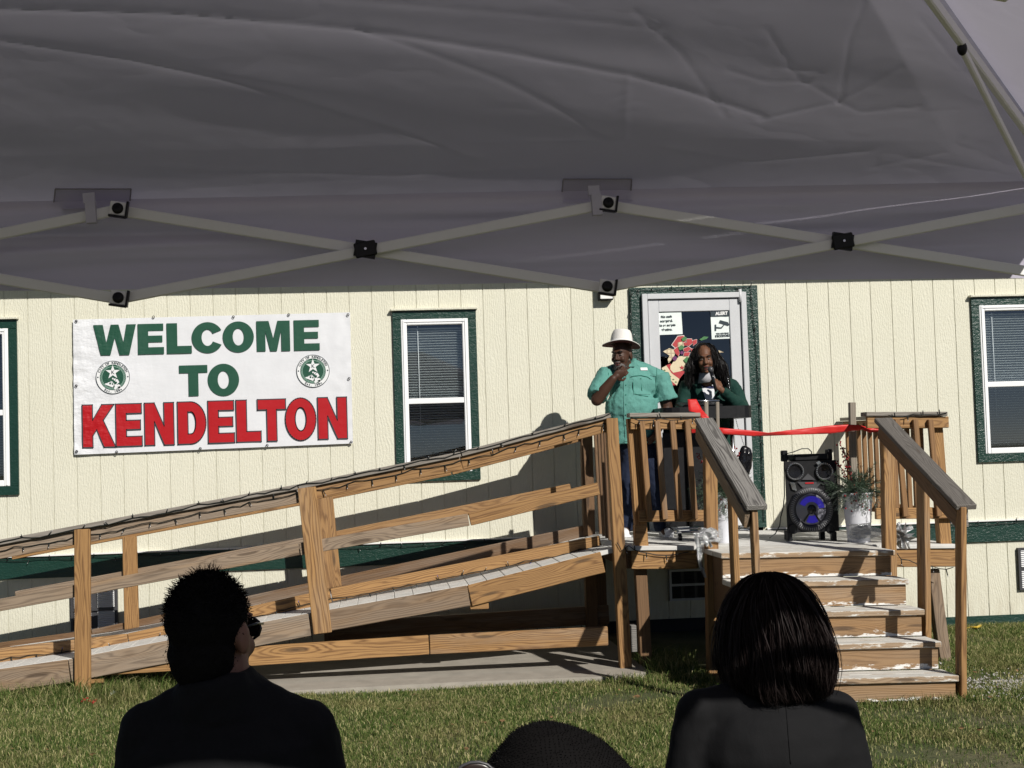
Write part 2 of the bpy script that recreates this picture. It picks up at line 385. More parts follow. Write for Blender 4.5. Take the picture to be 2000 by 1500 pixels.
# horizontal bands
block('belt_trim', ((XL+2.33)/2, WY-.012, (BT+BB)/2), (2.33-XL, .024, BT-BB), M['green'], B)
block('belt_trim', ((3.55+XR_)/2, WY-.012, (BT+BB)/2), (XR_-3.55, .024, BT-BB), M['green'], B)
block('bottom_trim', ((4.1+XR_)/2, WY-.011, -.022), (XR_-4.1, .022, .095), M['green'], B)
for xa, xb in ((XL, 2.33), (3.55, XR_)): MB().box(((xa+xb)/2, WY-.02, BT+.006), (xb-xa, .045, .012)).build('drip_edge', M['white'], B)
def window(x0, x1, z0, z1):
    t = .078; Wn = MB()
    Wn.box(((x0+x1)/2, WY+.05, z1-.06), (x1-x0-.12, .07, .02)); o = Wn.build('window', M['vinyl'], B)
    # green casing
    for nm, c, s in (('casing', ((x0+x1)/2, WY-.014, z1-t/2), (x1-x0, .028, t)), ('casing', ((x0+x1)/2, WY-.014, z0+.04), (x1-x0, .028, .08)),
                     ('casing', (x0+t/2, WY-.013, (z0+z1)/2), (t, .026, z1-z0-.16)), ('casing', (x1-t/2, WY-.013, (z0+z1)/2), (t, .026, z1-z0-.16))):
        block(nm, c, s, M['green'], o)
    block('drip_cap', ((x0+x1)/2, WY-.03, z1+.012), (x1-x0+.03, .06, .02), M['siding'], o)
    a, b, e, d = x0+t-.004, x1-t+.004, z0+.078, z1-t+.004; f = .055
    for c, s in (((a+f/2, WY-.004, (e+d)/2), (f, .05, d-e)), ((b-f/2, WY-.004, (e+d)/2), (f, .05, d-e)),
                 (((a+b)/2, WY-.0045, d-f/2), (b-a-2*f, .049, f)), (((a+b)/2, WY-.0045, e+f/2), (b-a-2*f, .049, f))):
        block('frame', c, s, M['vinyl'], o, .006)
    # stepped inner profile
    mb = MB(); g_ = f-.014
    for c, s in (((a+g_/2+.005, WY-.033, (e+d)/2), (.012, .008, d-e-.02)), ((b-g_/2-.005, WY-.033, (e+d)/2), (.012, .008, d-e-.02)), (((a+b)/2, WY-.033, d-g_/2-.003), (b-a-.06, .008, .012))):
        MB().box(c, s).build('frame_bead', M['vinyl'], o)
    zm = e+(d-e)*.465; block('meeting_rail', ((a+b)/2, WY-.001, zm), (b-a-2*f, .04, .05), M['vinyl'], o, .004)
    for za, zb, yy in ((zm+.025, d-f, WY+.012), (e+f, zm-.025, WY+.004)):
        pn = MB().add([(a+f, yy, za), (b-f, yy, za), (b-f, yy, zb), (a+f, yy, zb)], [(0, 1, 2, 3)]); pn.build('pane', M['glass'], o)
    mb = MB(); z = d-f-.03
    while z > e+f:
        low = z < zm
        c = V(((a+b)/2, WY+.075, z)); R_ = Matrix.Rotation(math.radians(-38 if not low else -22), 3, 'X'); mb.box(c, (b-a-2*f+.04, .024, .0025), R_); z -= .0235
    tag(mb.build('blind', M['blind'], o), kind='stuff')
    MB().tube([(a+f+.1, WY+.05, d-f), (a+f+.105, WY+.05, zm-.3)], .004).build('blind_wand', M['vinyl'], o)
    return o
for h in holes[:3]: window(*h)
# door ---------------------------------------------------------------
DX0, DX1, DZ0, DZ1 = 2.447, 3.428, .93, 3.112
dr = MB().box(((DX0+DX1)/2, WY+.03, DZ0+.005), (DX1-DX0, .16, .03)).build('door', M['alu'], B)
for c, s in (((2.335+DX0)/2+.001, WY-.014, 2.05), (DX0-2.335, .03, 2.25)), ((((DX1+3.545)/2)+.002, WY-.014, 2.05), (3.545-DX1, .03, 2.25)), ((2.94, WY-.0135, (DZ1+3.175)/2+.001), (1.21, .029, 3.175-DZ1)):
    block('casing', c, s, M['green'], dr)
f = .05
for c, s in (((DX0+f/2, WY-.02, (DZ0+DZ1)/2), (f, .1, DZ1-DZ0)), ((DX1-f/2, WY-.02, (DZ0+DZ1)/2), (f, .1, DZ1-DZ0)), (((DX0+DX1)/2, WY-.0195, DZ1-f/2), (DX1-DX0-2*f, .099, f))):
    block('frame', c, s, M['alu'], dr, .004)
a, b, d = DX0+f+.008, DX1-f-.008, DZ1-f-.008
for c, s in (((a+.05, WY-.02, (DZ0+d)/2), (.1, .05, d-DZ0)), ((b-.05, WY-.02, (DZ0+d)/2), (.1, .05, d-DZ0)), (((a+b)/2, WY-.0195, d-.055), (b-a-.2, .049, .11)), (((a+b)/2, WY-.0195, DZ0+.13), (b-a-.2, .049, .24))):
    block('stile', c, s, M['alu'], dr, .004)
mb = MB()
for c, s in (((a-.004, WY-.005, (DZ0+d)/2), (.008, .03, d-DZ0)), ((b+.004, WY-.005, (DZ0+d)/2), (.008, .03, d-DZ0)), (((a+b)/2, WY-.005, d+.004), (b-a, .03, .008))): MB().box(c, s).build('gasket', M['rub'], dr)
GX0, GX1, GZ0, GZ1 = a+.1, b-.1, DZ0+.25, d-.11
MB().add([(GX0, WY-.018, GZ0), (GX1, WY-.018, GZ0), (GX1, WY-.018, GZ1), (GX0, WY-.018, GZ1)], [(0, 1, 2, 3)]).build('pane', M['doorglass'], dr)
hg = MB(); hg.tube([at(1445, 565, WY-.06), at(1446, 590, WY-.06)], .016, 10); hg.build('hinge', M['alu'], dr)
# wall light and vents -------------------------------------------------
p = at(1183, 573, WY-.06)
wl = thing('wall_light', (p.x, WY-.03, p.z), 'small black floodlight with white lens on the siding left of the door', 'lamp')
block('housing', (p.x, WY-.045, p.z+.02), (.135, .09, .17), M['black'], wl, .008)
block('lens', (p.x, WY-.096, p.z-.02), (.115, .012, .07), M['white'], wl, .004)
def vent(x0, x1, z0, z1, mat, cols=2):
    o = MB().box(((x0+x1)/2, WY-.006, (z0+z1)/2), (x1-x0, .012, z1-z0)).build('vent', M['dgrey'], B)
    mb = MB(); cw = (x1-x0)/cols
    for c in range(cols):
        for r in range(2):
            zc0, zc1 = z0+(z1-z0)*(.5*r)+.015, z0+(z1-z0)*(.5*r+.5)-.015
            n_ = 9
            for i in range(n_):
                mb.box((x0+cw*(c+.5), WY-.022, zc0+(zc1-zc0)*(i+.5)/n_), (cw*.72, .020, .005), Matrix.Rotation(.6, 3, 'X'))
    tag(mb.build('louvre', mat, o), kind='stuff')
    mb = MB()
    for c, s in (((x0+.01, WY-.02, (z0+z1)/2), (.02, .03, z1-z0)), ((x1-.01, WY-.02, (z0+z1)/2), (.02, .03, z1-z0)), (((x0+x1)/2, WY-.0195, z1-.01), (x1-x0-.04, .029, .02)), (((x0+x1)/2, WY-.0195, z0+.01), (x1-x0-.04, .029, .02)), (((x0+x1)/2, WY-.021, (z0+z1)/2), (x1-x0-.04, .027, .02))): mb.box(c, s)
    mb.build('vent_frame', M['dgrey'] if mat is M['vinyl'] else M['alu'], o)
vent(-2.745, -2.34, .235, .605, M['vinyl']); vent(2.615, 2.99, .285, .57, M['dgrey'], 3); vent(5.947, 6.35, .25, .645, M['vinyl'])
# ================================================================== RAMP
YN, YF = 10.75, 12.34            # near and far rail planes
RAMP = thing('wheelchair_ramp', (-.6, 11.5, 0), 'sloping timber access ramp with rails rising to the porch on the right', 'ramp')
def poly(pts, Y): return [at(x, y, Y) for x, y in pts]
capL = poly([(-90, 1071), (147, 1032), (582, 946), (900, 882), (1192, 806)], YN)
T = .038
def seg_rail(name, P, w_, mat, Y, drop=0., t=T, par=RAMP, gap=.004, mats=None):
    for i in range(len(P)-1):
        a, b = P[i].copy(), P[i+1].copy(); d = (b-a).normalized()
        m_ = (mats[i % len(mats)] if mats else mat)
        board(name, a+d*gap+V((0, t/2, -w_/2-drop)), b-d*gap+V((0, t/2, -w_/2-drop)), w_, t, m_, par)
def zof(P, x):
    for i in range(len(P)-1):
        if x <= P[i+1].x or i == len(P)-2:
            a, b = P[i], P[i+1]; return a.z+(b.z-a.z)*(x-a.x)/(b.x-a.x)
# near side: flat weathered cap over a top rail, mid rail, stringer, lower brace
def caps(P, Y, mat):
    for i in range(len(P)-1):
        a, b = P[i], P[i+1]; d = (b-a).normalized()
        board('cap_board', a+d*.003+V((0, .04, -.019)), b-d*.003+V((0, .04, -.019)), T, .14, mat, RAMP)
capN = [V((p.x, YN, p.z)) for p in capL]
def merge(P, keep): return [P[i] for i in keep]
caps(merge(capN, (0, 2, 3, 4)), YN, M['capgrey'])
seg_rail('top_rail', merge(capN, (0, 2, 3, 4)), .10, M['pine'], YN, drop=.039, mats=[M['pine_old'], M['pine'], M['pine']])
midN = poly([(-80, 1185), (178, 1140), (584, 1061), (916, 1003), (1170, 942)], YN)
seg_rail('mid_rail', [midN[0], midN[2]], .089, M['pine_old'], YN); seg_rail('mid_rail', [midN[2], midN[3]], .092, M['pine_old'], YN)
seg_rail('mid_rail', [midN[3], midN[4]], .094, M['pine'], YN)
strN = poly([(-90, 1320), (135, 1288), (606, 1198), (916, 1143), (1178, 1077)], YN)
seg_rail('stringer', [strN[0], strN[1]], .165, M['pine_old'], YN); seg_rail('stringer', [strN[1], strN[2]], .165, M['pine_old'], YN)
seg_rail('stringer', [strN[2], strN[3]], .155, M['pine_old'], YN); seg_rail('stringer', [strN[3], strN[4]], .16, M['pine'], YN)
lowN = poly([(178, 1283), (838, 1241), (1188, 1224)], YN+.02)
seg_rail('lower_brace', lowN, .142, M['pine'], YN)
pb = at(935, 1176, YN+.1); block('splice_block', (pb.x, YN+.06, pb.z-.02), (.14, .08, .05), M['pine'], RAMP)
# posts on the near side
def post(name, top, bot, w_, t, mat, par, dy=0.):
    top, bot = V(top), V(bot); return board(name, bot+V((0, dy, 0)), top+V((0, dy, 0)), w_, t, mat, par, up=(1, 0, 0))
def sqpost(name, top, bot, wx, wy, mat, par):
    """upright member: wx wide across the picture, wy deep"""
    top, bot = V(top), V(bot); return link(name, cbox((top-bot).length, wy, wx, .004, mat), par, frame((top+bot)/2, top-bot, (1, 0, 0)))
a, b = at(162.3, 1033, YN), at(162.6, 1352, YN); sqpost('post', a+V((0, -.02, 0)), V((b.x, YN-.02, -.1)), .114, .04, M['pine'], RAMP)
a, b = at(599.5, 952, YN), at(630.5, 1236, YN); sqpost('post', a+V((0, -.02, 0)), b+V((0, -.02, 0)), .136, .038, M['pine'], RAMP)
# corner post where ramp meets porch
a, b = at(1193.5, 817, YN), at(1221.5, 1311, YN); sqpost('corner_post', a+V((0, .0, .0)), V((b.x+.004, YN, -.1)), .09, .09, M['pine'], RAMP)
pb = at(1236, 1246, YN+.05); block('post_block', (pb.x, YN+.05, pb.z), (.045, .09, .20), M['grey'], RAMP)
pb = at(185, 1332, YN-.01); block('scrap_board', (pb.x+.01, YN+.06, pb.z), (.09, .09, .03), M['pine'], RAMP)
# deck boards across the slope
def deckz(x): return zof(strN, x)-.008
bx = strN[0].x; k = 0
while bx < 1.80:
    wv = .138; x2 = bx+wv; z1, z2 = deckz(bx), deckz(x2)
    c = V(((bx+x2)/2, (YN+YF)/2+.03, (z1+z2)/2-.006)); M_ = frame(c, (x2-bx, 0, z2-z1))
    link('ramp_board', cbox(wv*1.0, YF-YN+.02, .034, .003, M['deckpaint']), RAMP, M_); bx = x2+.0015
# inner kerb and far side
kerb = poly([(-60, 1273), (250, 1238), (646, 1150), (916, 1100), (1174, 1046)], 11.2)
seg_rail('kerb_board', [kerb[0], kerb[1]], .11, M['pine'], 11.2); seg_rail('kerb_board', [kerb[1], kerb[2]], .105, M['pine'], 11.2); seg_rail('kerb_board', [kerb[2], kerb[4]], .10, M['pine'], 11.2)
def far(P, dz=0., dx=0.): return [V((p.x+dx, YF, p.z+dz)) for p in P]
f2 = far(capN, -.06); caps_f = merge(f2, (0, 2, 3, 4))
for i in range(3):
    a, b = caps_f[i], caps_f[i+1]; d = (b-a).normalized()
    board('cap_board', a+d*.003+V((0, .04, -.019)), b-d*.003+V((0, .04, -.019)), T, .14, M['capgrey'], RAMP)
seg_rail('top_rail', caps_f, .10, M['pine'], YF, drop=.039)
seg_rail('mid_rail', far([midN[0], midN[2]], -.04), .092, M['pine_old'], YF); seg_rail('mid_rail', far([midN[2], midN[4]], -.04), .092, M['pine'], YF)
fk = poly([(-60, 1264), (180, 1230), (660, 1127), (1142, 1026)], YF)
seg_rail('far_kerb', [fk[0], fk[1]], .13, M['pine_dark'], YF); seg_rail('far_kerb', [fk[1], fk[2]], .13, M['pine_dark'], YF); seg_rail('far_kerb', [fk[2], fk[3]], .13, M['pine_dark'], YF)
ms = [V((p.x, 11.6, p.z-.03)) for p in strN]; seg_rail('light_block_joist', [ms[0], ms[2]], .16, M['pine_dark'], 11.6); seg_rail('light_block_joist', [ms[2], ms[4]], .16, M['pine_dark'], 11.6)  # unseen joist added to block sun leaking under the ramp
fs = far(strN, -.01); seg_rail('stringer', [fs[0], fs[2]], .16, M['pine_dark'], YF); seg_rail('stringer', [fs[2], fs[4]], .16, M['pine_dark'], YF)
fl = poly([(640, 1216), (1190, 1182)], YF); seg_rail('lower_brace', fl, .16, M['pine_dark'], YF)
for xa, ya, xb, yb, wd in ((253, 1048, 258, 1215, .118), (634, 965, 652, 1128, .136)):
    sqpost('post', at(xa, ya, YF-.02), at(xb, yb+22, YF-.02), wd, .04, M['pine'], RAMP)
for xa in (254, 640):
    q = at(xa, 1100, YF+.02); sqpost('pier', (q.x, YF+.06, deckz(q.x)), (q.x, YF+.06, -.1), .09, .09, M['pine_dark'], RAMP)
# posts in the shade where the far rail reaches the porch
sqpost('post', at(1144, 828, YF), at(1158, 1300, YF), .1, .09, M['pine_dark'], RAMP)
for i in range(4):
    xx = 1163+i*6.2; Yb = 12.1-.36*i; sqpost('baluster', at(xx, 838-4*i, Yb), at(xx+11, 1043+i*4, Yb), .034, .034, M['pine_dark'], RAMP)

# ================================================================== PORCH
DTILT = -.031
def dk(x): return .949 + DTILT*(x-1.905)       # the deck sags a little to the right
PX0, PX1, PYF, PYB = 1.86, 4.45, 10.75, WY-.03
PORCH = thing('porch_deck', (3.1, 11.8, 0), 'timber porch platform with baluster railings in front of the door', 'porch')
y = PYF-.02; n_ = 15; wv = (PYB-y)/n_
for i in range(n_):
    yc = y+wv*(i+.5); a, b = V((PX0, yc, dk(PX0)-.017)), V((PX1, yc, dk(PX1)-.017))
    board('deck_board', a, b, .034, wv-.006, M['deckpaint'], PORCH)
zr = .15
for (xa, xb) in ((PX0+.03, 2.40), (3.72, PX1)):
    board('rim_joist', (xa, PYF+.02, dk(xa)-.036-.07), (xb, PYF+.02, dk(xb)-.036-.07), .14, T, M['pine'], PORCH)
board('rim_joist', (PX1-.02, PYF+.05, dk(PX1)-.106), (PX1-.02, PYB, dk(PX1)-.106), .14, T, M['pine'], PORCH)
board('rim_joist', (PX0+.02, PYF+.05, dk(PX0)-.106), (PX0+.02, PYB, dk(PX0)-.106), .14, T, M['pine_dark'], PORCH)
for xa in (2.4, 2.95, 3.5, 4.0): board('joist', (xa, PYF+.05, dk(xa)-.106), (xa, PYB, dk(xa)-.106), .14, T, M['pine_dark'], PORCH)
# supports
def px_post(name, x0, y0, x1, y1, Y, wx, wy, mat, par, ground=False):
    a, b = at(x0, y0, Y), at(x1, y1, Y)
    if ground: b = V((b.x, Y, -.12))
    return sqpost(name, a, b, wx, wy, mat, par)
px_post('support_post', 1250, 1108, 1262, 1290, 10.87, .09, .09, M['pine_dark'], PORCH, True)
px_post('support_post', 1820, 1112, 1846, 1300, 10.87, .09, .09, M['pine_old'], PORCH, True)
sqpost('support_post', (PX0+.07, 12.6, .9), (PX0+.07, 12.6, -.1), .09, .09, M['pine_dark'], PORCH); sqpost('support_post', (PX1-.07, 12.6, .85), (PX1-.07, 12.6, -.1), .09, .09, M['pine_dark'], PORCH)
# front railing panels (flat cap, rail, balusters let in to the rail, bottom rail)
def panel(x0, x1, bals, post_x, ctop, cthick=.034):
    Y = PYF; a, b = at(x0, ctop, Y), at(x1, ctop, Y); zt = (a.z+b.z)/2; z = lambda x: zt+DTILT*.8*(x-(a.x+b.x)/2)
    P_ = lambda x, d, dy=0: V((x, Y+dy, z(x)-d))
    board('cap_board', P_(a.x-.01, .016, .05), P_(b.x+.0, .016, .05), .033, .14, M['capgrey'], PORCH)
    board('top_rail', P_(a.x, .081, .02), P_(b.x+.015, .081, .02), .089, T, M['pine'], PORCH)
    zb = .79
    board('bottom_rail', P_(a.x+.04, zb, .02), P_(b.x+.05, zb, .02), .086, T, M['pine'], PORCH)
    for x in bals:
        q = at(x, 823, Y-.02); sqpost('baluster', V((q.x, Y-.018, z(q.x)-.06)), V((q.x+.035, Y-.018, z(q.x)-.815)), .042, .036, M['bal'], PORCH)
    return z, a.x, b.x
zL, ax, bx_ = panel(1231, 1367, (1253.5, 1283.5, 1313, 1342), 0, 806.5)
sqpost('post', V((ax+.03, PYF+.09, zL(ax)-.04)), V((ax+.07, PYF+.09, dk(ax)-.02)), .09, .09, M['pine'], PORCH)
q = at(1251, 1045, PYF+.05); block('post_foot', (q.x, PYF+.08, dk(q.x)+.075), (.09, .09, .16), M['pine'], PORCH)
zR, ax2, bx2 = panel(1693, 1849, (1752, 1787.5, 1817), 0, 804.5)
sqpost('post', V((bx2-.06, PYF+.1, zR(bx2)-.04)), V((bx2-.03, PYF+.1, dk(bx2)-.02)), .09, .09, M['pine'], PORCH)
q = at(1851, 1013, PYF+.1); block('rail_end', (q.x+.005, PYF+.12, q.z), (.05, .12, .09), M['grey'], PORCH)
# right side railing running back to the wall
sx_ = bx2-.05; zt = zR(bx2)-.0
board('cap_board', (sx_, PYF+.12, zt-.02), (sx_-.03, PYB-.01, zt), .03, .14, M['capgrey'], PORCH); board('top_rail', (sx_-.02, PYF+.15, zt-.08), (sx_-.05, PYB-.01, zt-.065), .089, T, M['pine'], PORCH)
board('bottom_rail', (sx_, PYF+.15, zt-.80), (sx_-.03, PYB-.01, zt-.79), .089, T, M['pine'], PORCH)
for i in range(13): yy = PYF+.28+i*.148; sqpost('baluster', (sx_-.06, yy, zt-.05), (sx_-.06, yy, zt-.83), .036, .04, M['bal'], PORCH)

# ================================================================== STEPS
ST = thing('porch_steps', (3.0, 9.4, 0), 'five wooden steps with worn white painted treads and sloping handrails', 'steps')
SX0, SX1, SYD, RUN, RISE = 2.40, 3.655, 9.967, .2673, .1827
def sz(k, x): return .9017 - RISE*k - .021*(x-3.655)
# top landing strip in front of the porch
for i in range(3):
    yc = SYD+.13+i*.262; wv = .255
    board('tread_board', (SX0, yc, sz(0, SX0)-.019), (SX1+.02, yc, sz(0, SX1)-.019), .038, wv, M['tread'], ST)
for k in range(5):
    y0 = SYD-RUN*k
    if k:
        for j, (o_, wv) in enumerate(((.066, .136), (.207, .136))):
            board('tread_board', (SX0, y0+o_, sz(k, SX0)-.019), (SX1+.01, y0+o_, sz(k, SX1)-.019), .038, wv, M['tread'], ST)
    lo = sz(k+1, SX1)+.0 if k < 4 else .012
    hgt = sz(k, SX1)-.04-lo
    board('riser_board', (SX0+.01, y0+.043, sz(k, SX0)-.040-hgt/2), (SX1-.005, y0+.043, sz(k, SX1)-.040-hgt/2), hgt-.002, T, M['riser'], ST)
for xs_ in (SX0+.06, 3.02, SX1-.07):
    mb = MB(); prof = []
    for k in range(5): prof += [(SYD-RUN*k+.07, sz(k, xs_)-.04), (SYD-RUN*k+.07, sz(k+1, xs_)-.04)] if k < 4 else [(SYD-RUN*k+.07, sz(k, xs_)-.04)]
    prof += [(SYD-RUN*4+.07, .01), (SYD+.5, .5), (SYD+.5, sz(0, xs_)-.04)]; n_ = len(prof)
    mb.add([(xs_-.019, yy, zz) for yy, zz in prof] + [(xs_+.019, yy, zz) for yy, zz in prof], [tuple(range(n_)), tuple(range(n_, 2*n_))] + [(i, (i+1) % n_, n_+(i+1) % n_, n_+i) for i in range(n_)])
    mb.build('stringer', M['pine_dark'], ST)
def handrail(xa, xb, tl, bl, mat, railmat, side):
    """sloping flat cap over a board on edge, three posts"""
    a = V((xa, 10.4, tl)); b = V((xb, 8.90, bl)); d = (b-a).normalized()
    board('handrail_cap', a-d*.02, b, .036, .137, mat, ST, dz=.0)
    o_ = -.052 if side < 0 else -.03
    board('handrail_side', a+V((o_, 0, -.07)), b+V((o_, .06, -.07)), .11, T, railmat, ST, dz=-.01)
    return a, b
hl = handrail(2.415, 2.385, 1.88, 1.29, M['grey'], M['pine_old'], -1)
hr = handrail(3.79, 3.768, 1.842, 1.245, M['grey_dark'], M['pine_dark'], 1)
# left posts
px_post('newel_post', 1386, 870, 1392, 1300, 10.47, .09, .09, M['pine'], ST, True)
px_post('rail_post', 1428, 930, 1441, 1250, 9.66, .04, .12, M['pine'], ST, True)
px_post('rail_post', 1470.5, 990, 1489, 1340, 8.97, .038, .089, M['pine'], ST, True)
# right posts
px_post('newel_post', 1732, 830, 1740, 1300, 10.45, .088, .09, M['pine'], ST, True)
px_post('rail_post', 1802, 915, 1800, 1205, 9.66, .042, .15, M['pine'], ST, True)
px_post('rail_post', 1876.5, 990, 1875.5, 1372, 8.93, .038, .1, M['pine'], ST, True)
q = at(1887, 1010, 8.98); block('rail_end_block', (q.x, 9.0, q.z), (.035, .03, .13), M['grey'], ST)
# ================================================================== CANOPY TENT
def fabric():
    g = G('canopy_fabric'); tc = g.n('NewGeometry').outputs['Position']
    n1 = g.noise(tc, 3., 4); n2 = g.noise(tc, 900., 2, .5)
    c = g.mix(n1, (.58, .55, .665), (.64, .61, .715)); df = g.n('BsdfDiffuse'); tr = g.n('BsdfTranslucent'); mx = g.n('MixShader', i={0: .30})
    bp = g.n('Bump', i={'Strength': .12, 'Distance': .001}); g.l(n2, bp.inputs['Height'])
    wr = g.n('Bump', i={'Strength': .05, 'Distance': .02}); g.l(bp, wr.inputs['Normal'])
    rid = g.ma('ABSOLUTE', g.ma('SUBTRACT', g.noise(g.vm('MULTIPLY', tc, (1.2, 2, 2)), 1.6, 3, .55), .5)); g.l(g.ramp(rid, (0., 1.), (.09, 0.)), wr.inputs['Height'])
    for s_ in (df, tr): g.l(c, s_.inputs['Color']); g.l(wr, s_.inputs['Normal'])
    g.l(df, mx.inputs[1]); g.l(tr, mx.inputs[2]); g.l(mx, g.out.inputs['Surface']); return g.m
M['fabric'] = fabric()
M['truss'] = plain('truss_paint', (.80, .79, .78), .45, var=.04)
TENT = thing('canopy_tent', (0, 2.9, 0), 'pale grey pop up canopy with white scissor truss overhead', 'canopy')
NX = [-2.29, -.783, .729, 2.245]; NY = [4.50, 4.45, 4.40, 4.35]; ZU, ZL, ZE = 2.474, 2.203, 2.508
YB0 = 1.42; RZ = 3.36
def fy(x): return 4.426-.033*x
creases = [([(0, 52), (340, 66), (700, 98), (1000, 140), (1228, 176), (1340, 200), (1490, 243)], .0045, .011), ([(0, 112), (250, 150), (560, 215), (780, 270), (930, 318)], .0045, .011),
           ([(700, 98), (980, 190), (1190, 285)], .0026, .008), ([(1228, 176), (1220, 300)], -.002, .01), ([(1490, 250), (1640, 210), (1760, 150)], .0026, .006), ([(1770, 310), (2000, 345)], .002, .006),
           ([(1640, 215), (1660, 100), (1690, 30)], .0026, .006), ([(1510, 150), (1610, 160), (1560, 190)], .0021, .005), ([(0, 395), (300, 372), (700, 352)], .002, .012), ([(300, 330), (760, 345), (1080, 330)], .0026, .01), ([(1300, 300), (1480, 320), (1700, 300)], .0026, .008), ([(1240, 60), (1330, 130), (1420, 250)], .002, .006), ([(1500, 90), (1560, 170), (1680, 230), (1800, 215)], .0021, .005), ([(1420, 160), (1500, 180), (1600, 175)], .002, .005), ([(1700, 330), (1850, 300), (1930, 240)], .0021, .006), ([(500, 30), (900, 60), (1300, 90)], .002, .008), ([(1800, 50), (1860, 120), (1950, 200)], .0026, .006)]
def roof_front(u, v):
    """u 0..1 along the eave (left to right), v 0..1 from eave to ridge"""
    x = (NX[0]+(NX[3]-NX[0])*u); hx = 1.5*max(v, 0)
    x = max(NX[0]+hx, min(NX[3]-hx, NX[0]+hx + (NX[3]-NX[0]-2*hx)*u))
    return x, fy(x)-1.5*v, ZE+(RZ-ZE)*v
CRP = []
for pts, amp, wd in creases:
    L = []
    for (px, py) in pts:
        d = CR*((px-1000)/FPX) + CU*((750-py)/FPX) + CF       # meet the sloping roof plane
        sl = (RZ-ZE)/1.5; t = (ZE-HC+sl*4.426)/(d.z+sl*d.y-sl*.033*d.x*-1 if False else d.z+sl*d.y+sl*.033*d.x)
        L.append((d.x*t, d.y*t))
    CRP.append((L, amp, wd))
def crease_h(x, y):
    h = 0
    for L, amp, wd in CRP:
        best = 9
        for (ax_, ay_), (bx__, by_) in zip(L, L[1:]):
            ex, ey = bx__-ax_, by_-ay_; q_ = max(0, min(1, ((x-ax_)*ex+(y-ay_)*ey)/(ex*ex+ey*ey+1e-9)))
            dd = math.hypot(x-ax_-ex*q_, (y-ay_-ey*q_)); best = min(best, dd)
        if best < wd*5: h += amp*math.exp(-best/wd)
    return h
def sag(x, v, k):
    n1 = noise.noise(V((x*.55+k*9, v*5.5+x*.35, k))); n2 = noise.noise(V((x*1.3+3, v*13+x*.6, 4+k)))
    return .016*n1 + .005*n2 + (.062*math.sin(math.pi*min(1, v*1.15)))*math.sin(math.pi*min(1, max(0, (x-NX[0])/(NX[3]-NX[0]))))
mb = MB(); NU, NV = 400, 190
vs = []
for j in range(NV+1):
    v_ = (j/NV)**1.25 if j else -.02
    for i in range(NU+1):
        x, y_, z = roof_front(i/NU, v_); f_ = min(1, max(v_, 0)*9)*min(1, (1-v_)*6)*min(1, 14*(i/NU), 14*(1-i/NU))
        vs.append((x, y_, z+sag(x, v_, 0)*f_ - (crease_h(x, y_) if v_ < .62 else 0)*f_))
mb.add(vs, [(j*(NU+1)+i, j*(NU+1)+i+1, (j+1)*(NU+1)+i+1, (j+1)*(NU+1)+i) for j in range(NV) for i in range(NU)], 0, True)
rf = mb.build('roof_front', M['fabric'], TENT)
roof_bvh = BVHTree.FromPolygons([V(p) for p in mb.v], mb.f)
# other slopes
def slope(name, e0, e1, r0, r1):
    mb = MB(); n_, m_ = 40, 24; vs = []
    for j in range(m_+1):
        for i in range(n_+1):
            u, v_ = i/n_, j/m_; p = V(e0).lerp(V(e1), u).lerp(V(r0).lerp(V(r1), u), v_)
            p.z += (-.05*math.sin(math.pi*v_)+.02*noise.noise(p*2)*min(1, v_*6)*min(1, (1-v_)*6))*math.sin(math.pi*u); vs.append(p)
    mb.add(vs, [(j*(n_+1)+i, j*(n_+1)+i+1, (j+1)*(n_+1)+i+1, (j+1)*(n_+1)+i) for j in range(m_) for i in range(n_)], 0, True)
    mb.build(name, M['fabric'], TENT)
FL, FR, BL, BR_ = V((NX[0], NY[0], ZE)), V((NX[3], NY[3], ZE)), V((NX[0], YB0+.12, ZE)), V((NX[3], YB0, ZE))
RL, RR = V((NX[0]+1.5, fy(NX[0]+1.5)-1.5, RZ)), V((NX[3]-1.5, fy(NX[3]-1.5)-1.5, RZ))
slope('roof_right', FR, BR_, RR, RR); slope('roof_left', FL, BL, RL, RL); slope('roof_back', BL, BR_, RL, RR)
# valance along the front
mb = MB(); NU, NV = 260, 34; vs = []
for j in range(NV+1):
    t = j/NV
    for i in range(NU+1):
        x = NX[0]+(NX[3]-NX[0])*i/NU; bot = 2.222 - .0115*x + .004*math.sin(x*2)
        wv = math.sin(math.pi*min(1, t*1.08)); y_ = fy(x)-.006 + .035*wv*noise.noise(V((x*.7, t*4.2+x*.22, 2))) + .022*wv*noise.noise(V((x*1.6+5, t*9.5+x*.5, 8))) + .01*math.sin(x*2.1)*t
        if t > .9: y_ += .004
        vs.append((x, y_, ZE+.003+(bot-ZE)*t))
mb.add(vs, [(j*(NU+1)+i, j*(NU+1)+i+1, (j+1)*(NU+1)+i+1, (j+1)*(NU+1)+i) for j in range(NV) for i in range(NU)], 0, True)
va = mb.build('valance', M['fabric'], TENT)
# unseen back valance, added to shade the man; cut short to light the woman
mb = MB(); NU, NV = 90, 8; vs = []
for j in range(NV+1):
    t = j/NV
    for i in range(NU+1):
        x = NX[0]+(1.70-.28*t-NX[0])*i/NU; yb = YB0+.12*(NX[3]-x)/(NX[3]-NX[0]); vs.append((x, yb+.02*t*noise.noise(V((x*1.5, t*3, 5))), ZE+.003-.31*t))
mb.add(vs, [(j*(NU+1)+i, j*(NU+1)+i+1, (j+1)*(NU+1)+i+1, (j+1)*(NU+1)+i) for j in range(NV) for i in range(NU)], 0, True); mb.build('added_shade_valance', M['fabric'], TENT)
mb = MB()
hm = [(NX[0]+(NX[3]-NX[0])*i/60) for i in range(61)]
